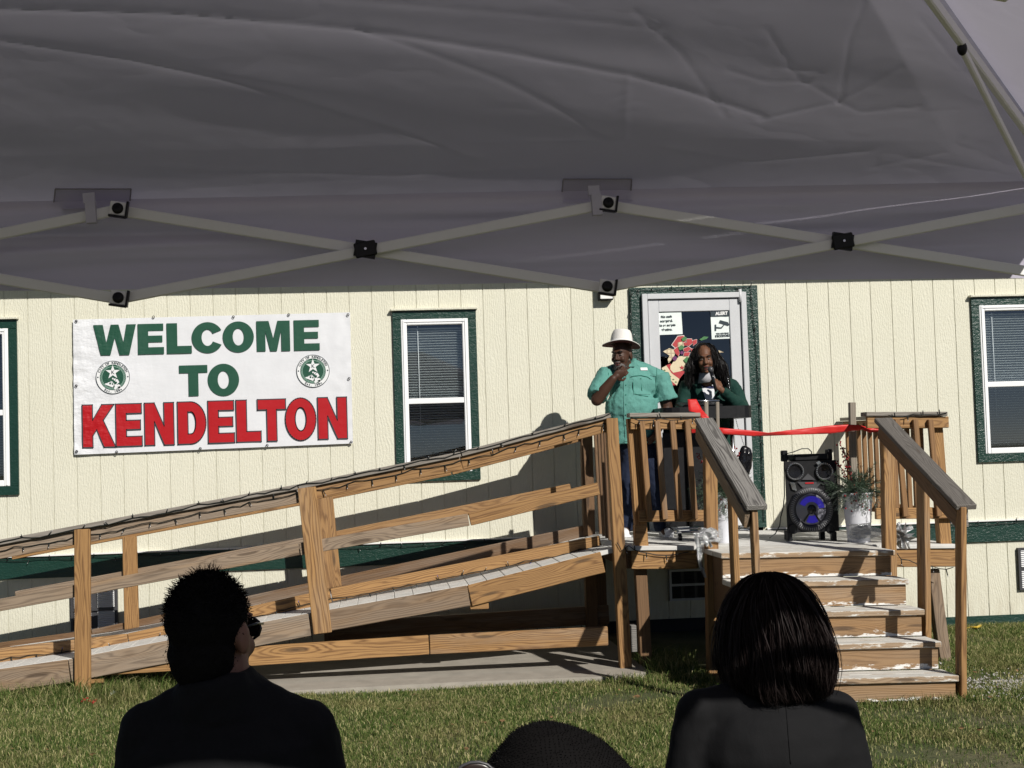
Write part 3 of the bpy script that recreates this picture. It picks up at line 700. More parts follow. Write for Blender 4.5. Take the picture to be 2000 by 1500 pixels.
# truss bars: two scissor arms per bay
def tbar(a, b, dy=0., par=TENT): return board('truss_bar', V(a)+V((0, dy, 0)), V(b)+V((0, dy, 0)), .033, .014, M['truss'], par, bev=.003)
NPX = [((-724, 421), (-724, 603)), ((231, 408), (232, 582)), ((1187, 397), (1185, 560)), ((2098, 388), (2098, 540))]
def nd(i, z):
    a, b = at(*NPX[i][0], NY[i]-.10), at(*NPX[i][1], NY[i]-.10); return (b if z == ZL else a if z == ZU else (a+b)/2)+V((0, .03, 0))
for i in range(3):
    tbar(nd(i, ZL), nd(i+1, ZU), -.016); tbar(nd(i, ZU), nd(i+1, ZL), .006)
    c = (nd(i, (ZL+ZU)/2)+nd(i+1, (ZL+ZU)/2))/2 + V((0, -.03, .0)); d = nd(i+1, ZU)-nd(i, ZL)
    link('cross_bracket', cbox(.066, .012, .046, .003, M['black']), TENT, frame(c, d)); MB().lathe([(.004, 0), (.004, .004)], c+V((0, -.009, 0)), 8, Matrix.Rotation(math.pi/2, 3, 'X')).build('rivet', M['chrome'], TENT)
    MB().box(c+V((0, .008, 0)), (.066, .016, .05), frame((0, 0, 0), nd(i+1, ZL)-nd(i, ZU)).to_3x3()).build('bracket_backing', M['black'], TENT)
for i in (1, 2):
    for z, s_ in ((ZU, 1), (ZL, -1)):
        c = nd(i, z)+V((0, -.034, 0)); A = Matrix.Rotation(.16, 3, 'Y')
        o = link('hub_bracket', cbox(.05, .012, .042, .003, M['truss']), TENT, Matrix.Translation(c) @ A.to_4x4())
        k = MB().lathe([(.017, 0), (.0165, .005), (.011, .009), (.0, .010)], c+V((0, -.006, 0)), 20, Matrix.Rotation(math.pi/2, 3, 'X')); k.build('knob', M['black'], o)
        e = MB()
        for dx, sx2 in ((.027, 1),): e.box(c+A@V((dx, -.001, 0)), (.006, .02, .05), A)
        e.box(c+A@V((0, 0, -.024*1)), (.05, .018, .006), A); e.build('bracket_edge', M['black'], o)
# velcro straps and reinforcing patches on the roof
def ray_patch(name, x0, y0, x1, y1, nx_, ny_, bvh, off, mat, par):
    mb = MB(); vs = []; ok = True
    for j in range(ny_+1):
        for i in range(nx_+1):
            px, py = x0+(x1-x0)*i/nx_, y0+(y1-y0)*j/ny_
            d = (CR*((px-1000)/FPX) + CU*((750-py)/FPX) + CF).normalized(); h = bvh.ray_cast(CAM, d)
            if h[0] is None: ok = False; h = (at(px, py, 4.4),)
            vs.append(h[0]-d*off)
    mb.add(vs, [(j*(nx_+1)+i, j*(nx_+1)+i+1, (j+1)*(nx_+1)+i+1, (j+1)*(nx_+1)+i) for j in range(ny_) for i in range(nx_)], 0, True)
    return mb.build(name, mat, par)
M['patch'] = plain('patch_cloth', (.30, .28, .32), .8, var=.06)
ray_patch('reinforcing_patch', 1100, 350, 1234, 396, 16, 8, roof_bvh, .004, M['fabric'], TENT)
ray_patch('reinforcing_patch', 108, 369, 256, 408, 16, 8, roof_bvh, .004, M['fabric'], TENT)
for (x0, y0, x1, y1) in ((1100, 350, 1234, 394), (108, 369, 256, 406)):
    for a, b in (((x0, y0), (x1, y0)), ((x0, y0), (x0-4, y1)), ((x1, y0), (x1-3, y1))):
        L = []
        for t in range(9):
            px, py = a[0]+(b[0]-a[0])*t/8, a[1]+(b[1]-a[1])*t/8; d = (CR*((px-1000)/FPX)+CU*((750-py)/FPX)+CF).normalized(); h = roof_bvh.ray_cast(CAM, d)
            if h[0] is not None: L.append(h[0]-d*.006)
        if len(L) > 2: MB().tube(L, .0022, 4).build('patch_hem', M['patch'], TENT)
M['strap'] = plain('white_strap', (.52, .50, .58), .7)
for i, px in ((2, 1165), (1, 178)):
    c = at(px, 400 if i == 2 else 415, NY[i]-.1); d_ = (nd(i, ZU)-nd(i-1, ZL)).normalized()
    mb = MB(); mb.box((0, 0, 0), (.03, .026, .066)); mb.box((-.004, .005, .045), (.035, .012, .03)); mb.build('velcro_strap', M['strap'], TENT, Matrix.Translation(c) @ Matrix.Rotation(-.05, 4, 'Y'))
# rafters to the four corners, braces, legs, side and back trusses
def rafter(c, r, up):
    a, b = V(c)+V((0, 0, -.04)), V(r)+V((0, 0, -.07)); board('rafter', a, b, .034, .02, M['truss'], TENT); return a, b
for c, r, s in ((FR, RR, 1), (FL, RL, -1), (BL, RL, -1), (BR_, RR, 1)):
    a, b = rafter(c, r, s); m_ = a.lerp(b, .40)
    low = V((c.x-.03*s, c.y, 2.26)); board('rafter_brace', low, m_+V((0, 0, -.02)), .024, .016, M['truss'], TENT)
    MB().ell(m_+V((0, 0, -.02)), (.014, .014, .02)).build('brace_joint', M['black'], TENT)
    board('leg', (c.x, c.y, 0), (c.x, c.y, 2.56), .036, .036, M['truss'], TENT, up=(1, 0, 0)); block('leg_slider', (c.x, c.y, 2.22), (.05, .05, .08), M['black'], TENT)
for x in (NX[0], NX[3]):
    ya, yb = (NY[0], YB0+.12) if x < 0 else (NY[3], YB0); ym = (ya+yb)/2
    for p, q in ((ya, ym), (ym, yb)):
        board('truss_bar', (x, p, ZL), (x, q, ZU), .033, .014, M['truss'], TENT); board('truss_bar', (x+.02, p, ZU), (x+.02, q, ZL), .033, .014, M['truss'], TENT)
for i in range(3):
    f1 = lambda k: YB0+.12*(1-k/3)+.05
    board('truss_bar', (NX[i], f1(i), ZL), (NX[i+1], f1(i+1), ZU), .033, .014, M['truss'], TENT); board('truss_bar', (NX[i], f1(i)+.02, ZU), (NX[i+1], f1(i+1)+.02, ZL), .033, .014, M['truss'], TENT)
# ================================================================== GRASS, GRAVEL
def grassmat():
    g = G('grass_blades'); ge = g.n('NewGeometry'); r = ge.outputs['Random Per Island']; p = ge.outputs['Position']
    a = g.noise(p, 1.6, 3)
    c = g.ramp(r, (0., (.045, .085, .020)), (.45, (.105, .165, .042)), (.70, (.19, .215, .075)), (.86, (.42, .39, .18)), (1., (.62, .56, .31)))
    c = g.mix(g.ramp(a, (.48, 0.), (.74, .6)), c, g.mix(r, (.16, .145, .055), (.42, .35, .18)))
    df = g.n('BsdfDiffuse'); tr = g.n('BsdfTranslucent'); mx = g.n('MixShader', i={0: .3})
    for s_ in (df, tr): g.l(c, s_.inputs['Color'])
    g.l(df, mx.inputs[1]); g.l(tr, mx.inputs[2]); g.l(mx, g.out.inputs['Surface']); return g.m
M['grass'] = grassmat()
def blades(n, fx, hmin, hmax, seed, dens=None):
    R = np.random.default_rng(seed); x0, x1, y0, y1 = fx
    x = R.uniform(x0, x1, n); y = R.uniform(y0, y1, n)
    keep = np.ones(n, bool)
    keep &= ~((x > -1.3) & (x < 1.95) & (y > 10.38) & (y < 12.35))          # concrete
    keep &= ~((x > 2.36) & (x < 3.70) & (y > 8.92))                          # steps
    keep &= ~((x > 1.95) & (x < 4.2) & (y > 11.2)) & (y < 12.78)
    keep &= ~((y > 11.4) & (x < 1.9))
    pn = np.array([noise.noise(V((a*1.1, b*1.4, 3))) for a, b in zip(x, y)])
    bare = np.where((x > 2.2) & (y < 8.95), .25, 0.) + np.where((x > 3.75) & (x < 5.6) & (y > 8.7) & (y < 10.1), .35, 0.)
    keep &= R.uniform(0, 1, n) > np.clip(pn*1.3+.05+bare, 0, .93)
    x, y, pn = x[keep], y[keep], pn[keep]; n = len(x)
    z = np.array([gz(a, b) for a, b in zip(x, y)])
    h = R.uniform(hmin, hmax, n)*(1-.35*np.clip(pn+bare[keep]*1.2, -.5, 1)); wd = R.uniform(.0013, .0028, n)
    edge = ((y > 10.25) & (x < -1.1)) | ((y > 10.1) & (x > 1.6) & (x < 2.4)) | ((np.abs(y-8.86) < .07) & (x > 2.3) & (x < 3.8)); h[edge] *= R.uniform(1.2, 2.3, edge.sum())
    th = R.uniform(0, 2*np.pi, n); lean = R.uniform(.15, 1.15, n); la = R.uniform(0, 2*np.pi, n)
    cx, cy = np.cos(th)*wd, np.sin(th)*wd; lx, ly = np.cos(la)*lean*h, np.sin(la)*lean*h
    v_ = np.empty((n, 5, 3))
    v_[:, 0] = np.stack([x-cx, y-cy, z-.004], 1); v_[:, 1] = np.stack([x+cx, y+cy, z-.004], 1)
    v_[:, 2] = np.stack([x-cx*.8+lx*.3, y-cy*.8+ly*.3, z+h*.6], 1); v_[:, 3] = np.stack([x+cx*.8+lx*.3, y+cy*.8+ly*.3, z+h*.6], 1)
    v_[:, 4] = np.stack([x+lx, y+ly, z+h*(1-.35*lean*.7)], 1)
    b = (np.arange(n)*5)[:, None]; tri = np.concatenate([b+[0, 1, 3], b+[0, 3, 2], b+[2, 3, 4]], 1).reshape(-1, 3)
    return v_.reshape(-1, 3), tri
v1, t1 = blades(330000, (-3.9, 6.4, 7.15, 10.5), .016, .046, 1); v2, t2 = blades(70000, (3.7, 6.6, 10.3, 12.8), .025, .06, 2); v3, t3 = blades(26000, (-3.9, 2.4, 10.4, 11.3), .04, .09, 3)
vv = np.concatenate([v1, v2, v3]); tt = np.concatenate([t1, t2+len(v1), t3+len(v1)+len(v2)])
me = bpy.data.meshes.new('grass'); me.vertices.add(len(vv)); me.vertices.foreach_set('co', vv.ravel()); me.loops.add(len(tt)*3); me.loops.foreach_set('vertex_index', tt.ravel().astype(np.int32))
me.polygons.add(len(tt)); me.polygons.foreach_set('loop_start', np.arange(0, len(tt)*3, 3, dtype=np.int32)); me.update(calc_edges=True); me.materials.append(M['grass'])
tag(link('grass', me), 'patchy green and straw coloured lawn in front of the ramp', 'grass', kind='stuff')
M['stone'] = plain('pale_gravel', (.42, .40, .38), .8, var=.5, sc=60)
mb = MB()
for _ in range(1500):
    if random.random() < .8: x, y_ = random.gauss(4.45, .45), random.gauss(9.35, .28)
    else: x, y_ = random.uniform(3.8, 6), random.uniform(8.6, 11)
    if x < 3.75 or x > 6.5: continue
    s_ = random.uniform(.004, .013); A = Matrix.Rotation(random.uniform(0, 6), 3, (random.random(), random.random(), random.random()+.1))
    p = [V((1, 0, 0)), V((-1, 0, 0)), V((0, 1, 0)), V((0, -1, 0)), V((0, 0, .7)), V((0, 0, -.7))]
    mb.add([A@(q*s_*random.uniform(.7, 1.3))+V((x, y_, gz(x, y_)+.012)) for q in p], [(0, 2, 4), (2, 1, 4), (1, 3, 4), (3, 0, 4), (2, 0, 5), (1, 2, 5), (3, 1, 5), (0, 3, 5)])
tag(mb.build('gravel', M['stone']), 'pale gravel scattered in the grass right of the steps', 'gravel', kind='stuff')

M['leaf'] = plain('dry_leaf', (.20, .115, .05), .8, var=.5, sc=12)
mb = MB(); R_ = random.Random(11)
for _ in range(150):
    x, y_ = R_.uniform(-3.8, 6.2), R_.uniform(7.3, 10.3)
    if 2.3 < x < 3.75 and y_ > 8.85: continue
    s_ = R_.uniform(.010, .024); A = Matrix.Rotation(R_.uniform(0, 6), 3, 'Z') @ Matrix.Rotation(R_.gauss(0, .5), 3, 'X'); c = V((x, y_, gz(x, y_)+R_.uniform(.02, .035)))
    mb.add([c+A@V(q)*s_ for q in ((-1, 0, .1), (0, -.5, 0), (1, 0, .25), (0, .5, -.05))], [(0, 1, 2), (0, 2, 3)])
tag(mb.build('fallen_leaves', M['leaf']), 'dry brown leaves scattered over the lawn', 'leaves', kind='stuff')
# ================================================================== BANNER
def text_mesh(txt, size, bold=0., align='CENTER', spacing=1.):
    cu = bpy.data.curves.new('txt', 'FONT'); cu.body = txt; cu.size = size; cu.align_x = align; cu.align_y = 'CENTER'; cu.offset = bold; cu.space_character = spacing
    o = bpy.data.objects.new('txt', cu); COL.objects.link(o); dg = bpy.context.evaluated_depsgraph_get()
    me = bpy.data.meshes.new_from_object(o.evaluated_get(dg)); bpy.data.objects.remove(o); return me
def put_text(name, txt, size, c, mat, par, bold=0., rot=0., spacing=1.):
    me = text_mesh(txt, size, bold, 'CENTER', spacing); me.materials.append(mat)
    return link(name, me, par, Matrix.Translation(V(c)) @ Matrix.Rotation(rot, 4, 'Y') @ Matrix.Rotation(math.pi/2, 4, 'X'))
def bannermat(name, c, rough=.42):
    g = G(name); p = g.n('NewGeometry').outputs['Position']; sx = g.n('SeparateXYZ'); g.l(p, sx.inputs[0])
    g.col(g.mix(g.noise(p, 5., 4), tuple(x*.93 for x in c), tuple(min(1, x*1.05) for x in c)))
    r1 = g.noise(g.vm('MULTIPLY', p, (2.2, 0, 5.5)), 1.2, 4, .6); r2 = g.noise(g.vm('ADD', g.vm('MULTIPLY', p, (6, 0, 3)), (3, 0, 9)), 1., 3, .55)
    lf = g.ramp(g.ma('MULTIPLY_ADD', sx.outputs[0], 1., 2.7), (0., 1.), (.7, .15)); g.bump(g.ma('MULTIPLY', g.ma('ADD', r1, r2), lf), .42, .06); return g.set(Roughness=rough)
M['vinylbanner'] = bannermat('banner_vinyl', (.68, .69, .72))
M['bgreen'] = bannermat('banner_green', (.013, .072, .042))
M['bred'] = bannermat('banner_red', (.40, .004, .009))
BY = WY-.026
BAN = thing('welcome_banner', (-1.46, BY, 1.8), 'white vinyl welcome banner with green and red lettering and two round seals', 'banner')
TL, TR, BRc, BLc = V((-2.685, BY, 2.992)), V((-.231, BY, 3.004)), V((-.236, BY, 1.816)), V((-2.692, BY, 1.79))
mb = MB(); NU, NV = 140, 70; vs = []
def ban_y(u, v_):
    e = min(u, 1-u, .5); y_ = .004*noise.noise(V((u*9, v_*5, 1)))
    y_ += -.012*math.exp(-u*11)*noise.noise(V((u*20, v_*16+u*9, 5))) + .006*math.exp(-(1-u)*14)*noise.noise(V((u*30, v_*14, 6)))
    return y_ - .004
for j in range(NV+1):
    for i in range(NU+1):
        u, v_ = i/NU, j/NV; p = TL.lerp(TR, u).lerp(BLc.lerp(BRc, u), v_); p.z += .006*math.sin(u*math.pi*7)*(1 if v_ < .02 else 0)*0; p.y += ban_y(u, v_); vs.append(p)
mb.add(vs, [(j*(NU+1)+i, j*(NU+1)+i+1, (j+1)*(NU+1)+i+1, (j+1)*(NU+1)+i) for j in range(NV) for i in range(NU)], 0, True)
mb.build('banner_sheet', M['vinylbanner'], BAN)
GLY = {'E': [(0, 0), (.72, 0), (.72, .23), (.29, .23), (.29, .39), (.68, .39), (.68, .61), (.29, .61), (.29, .77), (.71, .77), (.71, 1), (0, 1)],
 'L': [(0, 0), (.68, 0), (.68, .25), (.29, .25), (.29, 1), (0, 1)], 'T': [(.26, 0), (.54, 0), (.54, .75), (.8, .75), (.8, 1), (0, 1), (0, .75), (.26, .75)],
 'N': [(0, 0), (.27, 0), (.27, .55), (.53, 0), (.8, 0), (.8, 1), (.53, 1), (.53, .45), (.27, 1), (0, 1)],
 'M': [(0, 0), (.25, 0), (.25, .66), (.38, 0), (.57, 0), (.70, .66), (.70, 0), (.95, 0), (.95, 1), (.6, 1), (.475, .42), (.35, 1), (0, 1)],
 'W': [(.2, 0), (.47, 0), (.6, .56), (.73, 0), (1., 0), (1.2, 1), (.93, 1), (.84, .42), (.71, 1), (.49, 1), (.36, .42), (.27, 1), (0, 1)],
 'K': [(0, 0), (.29, 0), (.29, .27), (.40, .41), (.60, 0), (.93, 0), (.59, .63), (.9, 1), (.55, 1), (.29, .64), (.29, 1), (0, 1)]}
def ringpts(ch):
    n_ = 40
    if ch == 'O':
        o = [(.42+.42*math.sin(2*math.pi*i/n_), .5+.51*math.cos(2*math.pi*i/n_)) for i in range(n_+1)]; q = [(.42+.15*math.sin(2*math.pi*i/n_), .5+.28*math.cos(2*math.pi*i/n_)) for i in range(n_+1)]
    elif ch == 'C':
        a0, a1 = math.radians(118), math.radians(422)
        o = [(.42+.43*math.sin(a0+(a1-a0)*i/n_), .5+.51*math.cos(a0+(a1-a0)*i/n_)) for i in range(n_+1)]; q = [(.42+.16*math.sin(a0+(a1-a0)*i/n_), .5+.27*math.cos(a0+(a1-a0)*i/n_)) for i in range(n_+1)]
    else:
        o = [(0, 0), (.35, 0)] + [(.35+.42*math.sin(math.pi*i/24), .5-.5*math.cos(math.pi*i/24)) for i in range(1, 24)] + [(.35, 1), (0, 1), (0, 0)]
        q = [(.28, .24), (.36, .24)] + [(.36+.13*math.sin(math.pi*i/24), .5-.26*math.cos(math.pi*i/24)) for i in range(1, 24)] + [(.36, .76), (.28, .76), (.28, .24)]
    return o, q
def zb(x, y): return at(120+x/3.33333, 590+y/3.33333, BY-.012)
def letter(ch, x0, y0, x1, y1, mat, border=None):
    """(x0,y0) top left .. (x1,y1) bottom right in banner photo coordinates"""
    a, b = zb(x0, (y0+y1)/2).x, zb(x1, (y0+y1)/2).x; zt, zbm = zb((x0+x1)/2, y0).z, zb((x0+x1)/2, y1).z
    S = lambda p, wd: (a+(b-a)*p[0]/wd, BY-.013, zbm+(zt-zbm)*p[1])
    mb = MB(); loops = []
    if ch in GLY:
        P = GLY[ch]; wd = max(p[0] for p in P); mb.add([S(p, wd) for p in P], [tuple(range(len(P)))]); loops = [[S(p, wd) for p in P+[P[0]]]]
    else:
        o, q = ringpts(ch); wd = max(p[0] for p in o); mn = min(p[0] for p in o); S2 = lambda p: (a+(b-a)*(p[0]-mn)/(wd-mn), BY-.013, zbm+(zt-zbm)*p[1]); n_ = len(o)
        mb.add([S2(p) for p in o]+[S2(p) for p in q], [(i, i+1, n_+i+1, n_+i) for i in range(n_-1)]); loops = [[S2(p) for p in o], [S2(p) for p in q]]
        if ch == 'C': loops = [loops[0], loops[1]]
    ob = mb.build('letter', mat, BAN)
    if border:
        for L in loops:
            mb = MB()
            for p, q in zip(L, L[1:]):
                p, q = V(p), V(q); d = q-p
                if d.length < 1e-5: continue
                n_ = V((d.z, 0, -d.x)).normalized()*.0042; e = d.normalized()*.005; o_ = V((0, -.0015, 0))
                mb.add([p-e+n_+o_, q+e+n_+o_, q+e-n_+o_, p-e-n_+o_], [(0, 1, 2, 3)])
            mb.build('letter_outline', border, ob)
lv = lambda x: (150-(x-208)*.0238, 349-(x-208)*.0245)
for ch, a, b in (('W', 208, 487), ('E', 497, 667), ('L', 685, 848), ('C', 848, 1042), ('O', 1050, 1253), ('M', 1270, 1488), ('E', 1513, 1680)):
    t, bt = lv((a+b)/2); letter(ch, a, t, b, bt, M['bgreen'])
letter('T', 767, 411, 952, 612, M['bgreen']); letter('O', 952, 403, 1157, 610, M['bgreen'])
lv = lambda x: (671-(x-137)*.0315, 949-(x-137)*.0358)
for ch, a, b in (('K', 137, 352), ('E', 355, 525), ('N', 542, 733), ('D', 757, 942), ('E', 955, 1126), ('L', 1138, 1299), ('T', 1278, 1462), ('O', 1458, 1658), ('N', 1670, 1860)):
    t, bt = lv((a+b)/2); letter(ch, a, t, b, bt, M['bred'], M['ink'])
M['sealw'] = plain('seal_white', (.74, .75, .76), .45, var=.03); M['sealt'] = plain('seal_tint', (.30, .45, .38), .45)
def disc(mb, c, r, y, mi, n_=48, r0=0.):
    if r0: mb.add([(c.x+q*math.cos(2*math.pi*i/n_), y, c.z+q*math.sin(2*math.pi*i/n_)) for q in (r0, r) for i in range(n_)], [(i, (i+1) % n_, n_+(i+1) % n_, n_+i) for i in range(n_)], mi)
    else: mb.add([(c.x+r*math.cos(2*math.pi*i/n_), y, c.z+r*math.sin(2*math.pi*i/n_)) for i in range(n_)], [tuple(range(n_))], mi)
def seal(cx, cy, r):
    c = zb(cx, cy); Rr = (zb(cx+r, cy).x-c.x); y = BY-.012; mb = MB()
    disc(mb, c, Rr, y, 0); disc(mb, c, Rr, y-.001, 1, r0=Rr*.965); disc(mb, c, Rr*.77, y-.001, 2); disc(mb, c, Rr*.66, y-.0018, 3, r0=Rr*.635)
    for i in range(60):
        a = 2*math.pi*i/60; q = V((c.x+Rr*.71*math.cos(a), y-.0018, c.z+Rr*.71*math.sin(a)))
        if not 1.2 < a < 1.9: mb.box(q, (.010, .0005, .004), Matrix.Rotation(-a+.9*(-1)**i, 3, 'Y'), 3)
    st = [(c.x+(Rr*.44 if k % 2 == 0 else Rr*.17)*math.sin(math.pi*k/5), y-.003, c.z+Rr*.30+(Rr*.44 if k % 2 == 0 else Rr*.17)*math.cos(math.pi*k/5)) for k in range(10)]; mb.add(st, [tuple(range(10))], 0)
    # steam engine seen from the front quarter, with smoke and bushes
    E_ = lambda *pts: mb.add([(c.x+Rr*p[0], y-.0035, c.z+Rr*p[1]) for p in pts], [tuple(range(len(pts)))], 0)
    E_((-.46, -.36), (-.05, -.30), (.06, -.36), (.10, -.54), (-.02, -.60), (-.46, -.42)); E_((-.30, -.30), (-.02, -.25), (-.02, -.29), (-.30, -.33)); E_((-.14, -.24), (-.08, -.22), (-.08, -.29), (-.14, -.29))
    E_((.04, -.46), (.22, -.40), (.30, -.62), (.08, -.68)); E_((.16, -.26), (.30, -.16), (.38, -.30), (.24, -.42))
    for dx, dz, rr in ((.12, -.14, .07), (.22, -.20, .09), (.0, -.08, .05), (.32, -.56, .13), (.40, -.64, .10), (.14, -.66, .08)): disc(mb, V((c.x+Rr*dx, y, c.z+Rr*dz)), Rr*rr, y-.004, 0, 14)
    for dx, dz, rr in ((-.16, -.37, .06), (-.02, -.40, .05), (.20, -.31, .05), (.30, -.60, .04), (.06, -.56, .05)): disc(mb, V((c.x+Rr*dx, y, c.z+Rr*dz)), Rr*rr, y-.0045, 2, 12)
    for sgn in (-1, 1): disc(mb, V((c.x+sgn*Rr*.88, y, c.z+Rr*.02)), Rr*.045, y-.001, 1, 12)
    ob = mb.build('seal', [M['sealw'], M['ink'], M['bgreen'], M['sealt']], BAN)
    s1 = 'CITY OF KENDLETON'
    for i, ch in enumerate(s1):
        if ch != ' ':
            a = math.radians(155-(155-25)*i/(len(s1)-1)); put_text('seal_letter', ch, Rr*.19, (c.x+Rr*.865*math.cos(a), y-.0015, c.z+Rr*.865*math.sin(a)), M['ink'], ob, .0012, math.pi/2-a)
    s2 = 'Est. 1884'
    for i, ch in enumerate(s2):
        if ch != ' ':
            a = math.radians(238+(302-238)*i/(len(s2)-1)); put_text('seal_letter', ch, Rr*.19, (c.x+Rr*.865*math.cos(a), y-.0015, c.z+Rr*.865*math.sin(a)), M['ink'], ob, .0012, -math.pi/2-a)
    put_text('seal_letter', 'K', Rr*.30, (c.x, y-.0045, c.z+Rr*.29), M['ink'], ob, .0008)
seal(335, 490, 111); seal(1638, 449, 108)
for px, py in ((97, 124), (1866, 82), (100, 972), (1887, 911), (97, 545), (1873, 497), (600, 97), (1120, 96), (1480, 82), (360, 975), (905, 953), (1340, 932)):
    c = zb(px, py); MB().lathe([(.006, 0), (.006, .003), (.012, .003), (.012, 0)], (c.x, BY-.016, c.z), 12, Matrix.Rotation(math.pi/2, 3, 'X'), cap=False).build('grommet', M['dgrey'], BAN)

# ================================================================== PAPERS ON THE DOOR
def sheet(name, pts, Y, mat, label, cat):
    P = [at(x, y, Y) for x, y in pts]; c = sum(P, V((0, 0, 0)))/4; o = thing(name, c, label, cat)
    mb = MB(); n_ = 8; vs = []
    for j in range(n_+1):
        for i in range(n_+1):
            p = P[0].lerp(P[1], i/n_).lerp(P[3].lerp(P[2], i/n_), j/n_); p.y += .003*noise.noise(V((i*.6, j*.6, len(name)))); vs.append(p)
    mb.add(vs, [(j*(n_+1)+i, j*(n_+1)+i+1, (j+1)*(n_+1)+i+1, (j+1)*(n_+1)+i) for j in range(n_) for i in range(n_)], 0, True); mb.build('sheet', mat, o); return o, P
PY = WY-.03
z1 = lambda x, y: (1100+x/4.348, 540+y/4.348)
o, P = sheet('paper_notice', [z1(765, 312), z1(1003, 303), z1(1015, 489), z1(775, 498)], PY, M['paper'], 'white paper notice about cash taped in the door pane, upper left', 'notice')
for tx, x, y in (('No cash', 877, 341), ('accepted.', 877, 377), ('No se acepta', 879, 414), ('efectivo.', 880, 451)): put_text('lettering', tx, .031, at(*z1(x, y), PY-.005), M['ink'], o, .0012, -.03)
o, P = sheet('camera_poster', [z1(1250, 297), z1(1418, 293), z1(1440, 526), z1(1262, 533)], PY, M['paper'], 'paper video recording warning with camera symbol on the door, upper right', 'poster')
mb = MB(); mb.add([at(*z1(x, y), PY-.004) for x, y in ((1251, 299), (1417, 294), (1421, 338), (1254, 342))], [(0, 1, 2, 3)]); mb.build('header', M['ink'], o)
put_text('lettering', 'ALERT', .04, at(*z1(1345, 314), PY-.006), M['white'], o, .002, -.03)
put_text('lettering', 'YOU ARE BEING', .0165, at(*z1(1352, 484), PY-.005), M['ink'], o, .0012, -.03); put_text('lettering', 'RECORDED', .027, at(*z1(1354, 505), PY-.005), M['ink'], o, .0015, -.03)
mb = MB(); q = lambda *pts: mb.add([at(*z1(x, y), PY-.005) for x, y in pts], [tuple(range(len(pts)))])
q((1332, 370), (1400, 388), (1412, 412), (1398, 420), (1322, 395)); q((1287, 408), (1300, 408), (1300, 462), (1287, 462)); q((1300, 428), (1340, 432), (1362, 408), (1370, 412), (1346, 442), (1300, 440)); mb.build('camera_symbol', M['ink'], o)

# ================================================================== CHRISTMAS BELL ON THE DOOR
zc = lambda x, y: (1255+x/10., 640+y/10.)
c = at(1325, 700, WY-.04); XM = thing('christmas_decoration', c, 'red and cream paper bell with bow and poinsettia hung on the door', 'decoration')
M['xred'] = plain('deco_red', (.42, .035, .04), .5, var=.2); M['xcream'] = plain('deco_cream', (.66, .56, .38), .6, var=.12); M['xgreen'] = plain('deco_green', (.05, .18, .055), .5, var=.3, sc=60)
M['xpurple'] = plain('deco_purple', (.14, .03, .12), .4); M['xwhite'] = plain('deco_white', (.70, .62, .58), .6)
def plaid():
    g = G('deco_plaid'); tc = g.n('TexCoord').outputs['Object']; sx = g.n('SeparateXYZ'); g.l(tc, sx.inputs[0])
    a = g.ma('GREATER_THAN', g.ma('SINE', g.ma('MULTIPLY', sx.outputs[0], 170.)), .75); b = g.ma('GREATER_THAN', g.ma('SINE', g.ma('MULTIPLY', sx.outputs[2], 170.)), .75)
    g.col(g.mix(g.ma('MULTIPLY', g.ma('MAXIMUM', a, b), .7), (.66, .56, .38), (.25, .18, .12))); return g.set(Roughness=.6)
M['plaid'] = plaid(); dl = [0]
def deco(name, pts, mat, dep, edge=None):
    P = [at(*zc(x, y), WY-.026-dep) for x, y in pts]; n_ = len(P); mb = MB(); t = V((0, .004, 0))
    mb.add(P+[p+t for p in P], [tuple(range(n_)), tuple(range(n_, 2*n_))]+[(i, (i+1) % n_, n_+(i+1) % n_, n_+i) for i in range(n_)]); ob = mb.build(name, mat, XM)
    if edge:
        cc = sum(P, V((0, 0, 0)))/n_; Q = [cc+(p-cc)*1.13+V((0, .003, 0)) for p in P]; mb = MB(); mb.add(Q, [tuple(range(n_))]); mb.build('edging', edge, ob)
deco('bell_rim', [(370, 790), (470, 735), (560, 880), (720, 1000), (670, 1130), (500, 990)], M['xcream'], .006)
deco('bell_band', [(465, 735), (545, 700), (650, 850), (850, 840), (800, 900), (720, 1000), (570, 890)], M['xred'], .007)
deco('bell_body', [(540, 750), (620, 640), (720, 560), (900, 540), (960, 700), (860, 800), (740, 850), (600, 880), (545, 820)], M['xcream'], .008)
deco('bell_clapper', [(500, 1000), (660, 1120), (570, 1130)], M['xred'], .004)
deco('bow_loop', [(580, 330), (690, 170), (800, 160), (860, 250), (790, 300), (650, 390)], M['xred'], .010, M['xwhite']); deco('bow_loop', [(610, 430), (690, 370), (720, 500), (700, 560), (640, 500)], M['xred'], .012, M['xwhite'])
deco('plaid_ribbon', [(400, 465), (520, 400), (640, 430), (620, 520), (520, 540)], M['plaid'], .009); deco('plaid_ribbon', [(490, 620), (540, 520), (640, 500), (600, 590), (510, 690)], M['plaid'], .010)
deco('plaid_ribbon', [(690, 290), (790, 270), (820, 350), (740, 420), (690, 370)], M['plaid'], .013); deco('plaid_ribbon', [(1480, 440), (1590, 480), (1500, 490)], M['plaid'], .009)
for pts in ([(870, 220), (960, 220), (980, 300), (900, 360), (860, 320)], [(980, 250), (1060, 230), (1060, 300), (990, 350)], [(800, 410), (900, 370), (950, 410), (880, 470), (810, 460)], [(800, 550), (820, 480), (930, 480), (900, 550)], [(800, 290), (860, 290), (870, 350), (820, 350)], [(940, 420), (1040, 400), (1060, 470), (960, 480)]): deco('petal', pts, M['xred'], .016, M['xwhite'])
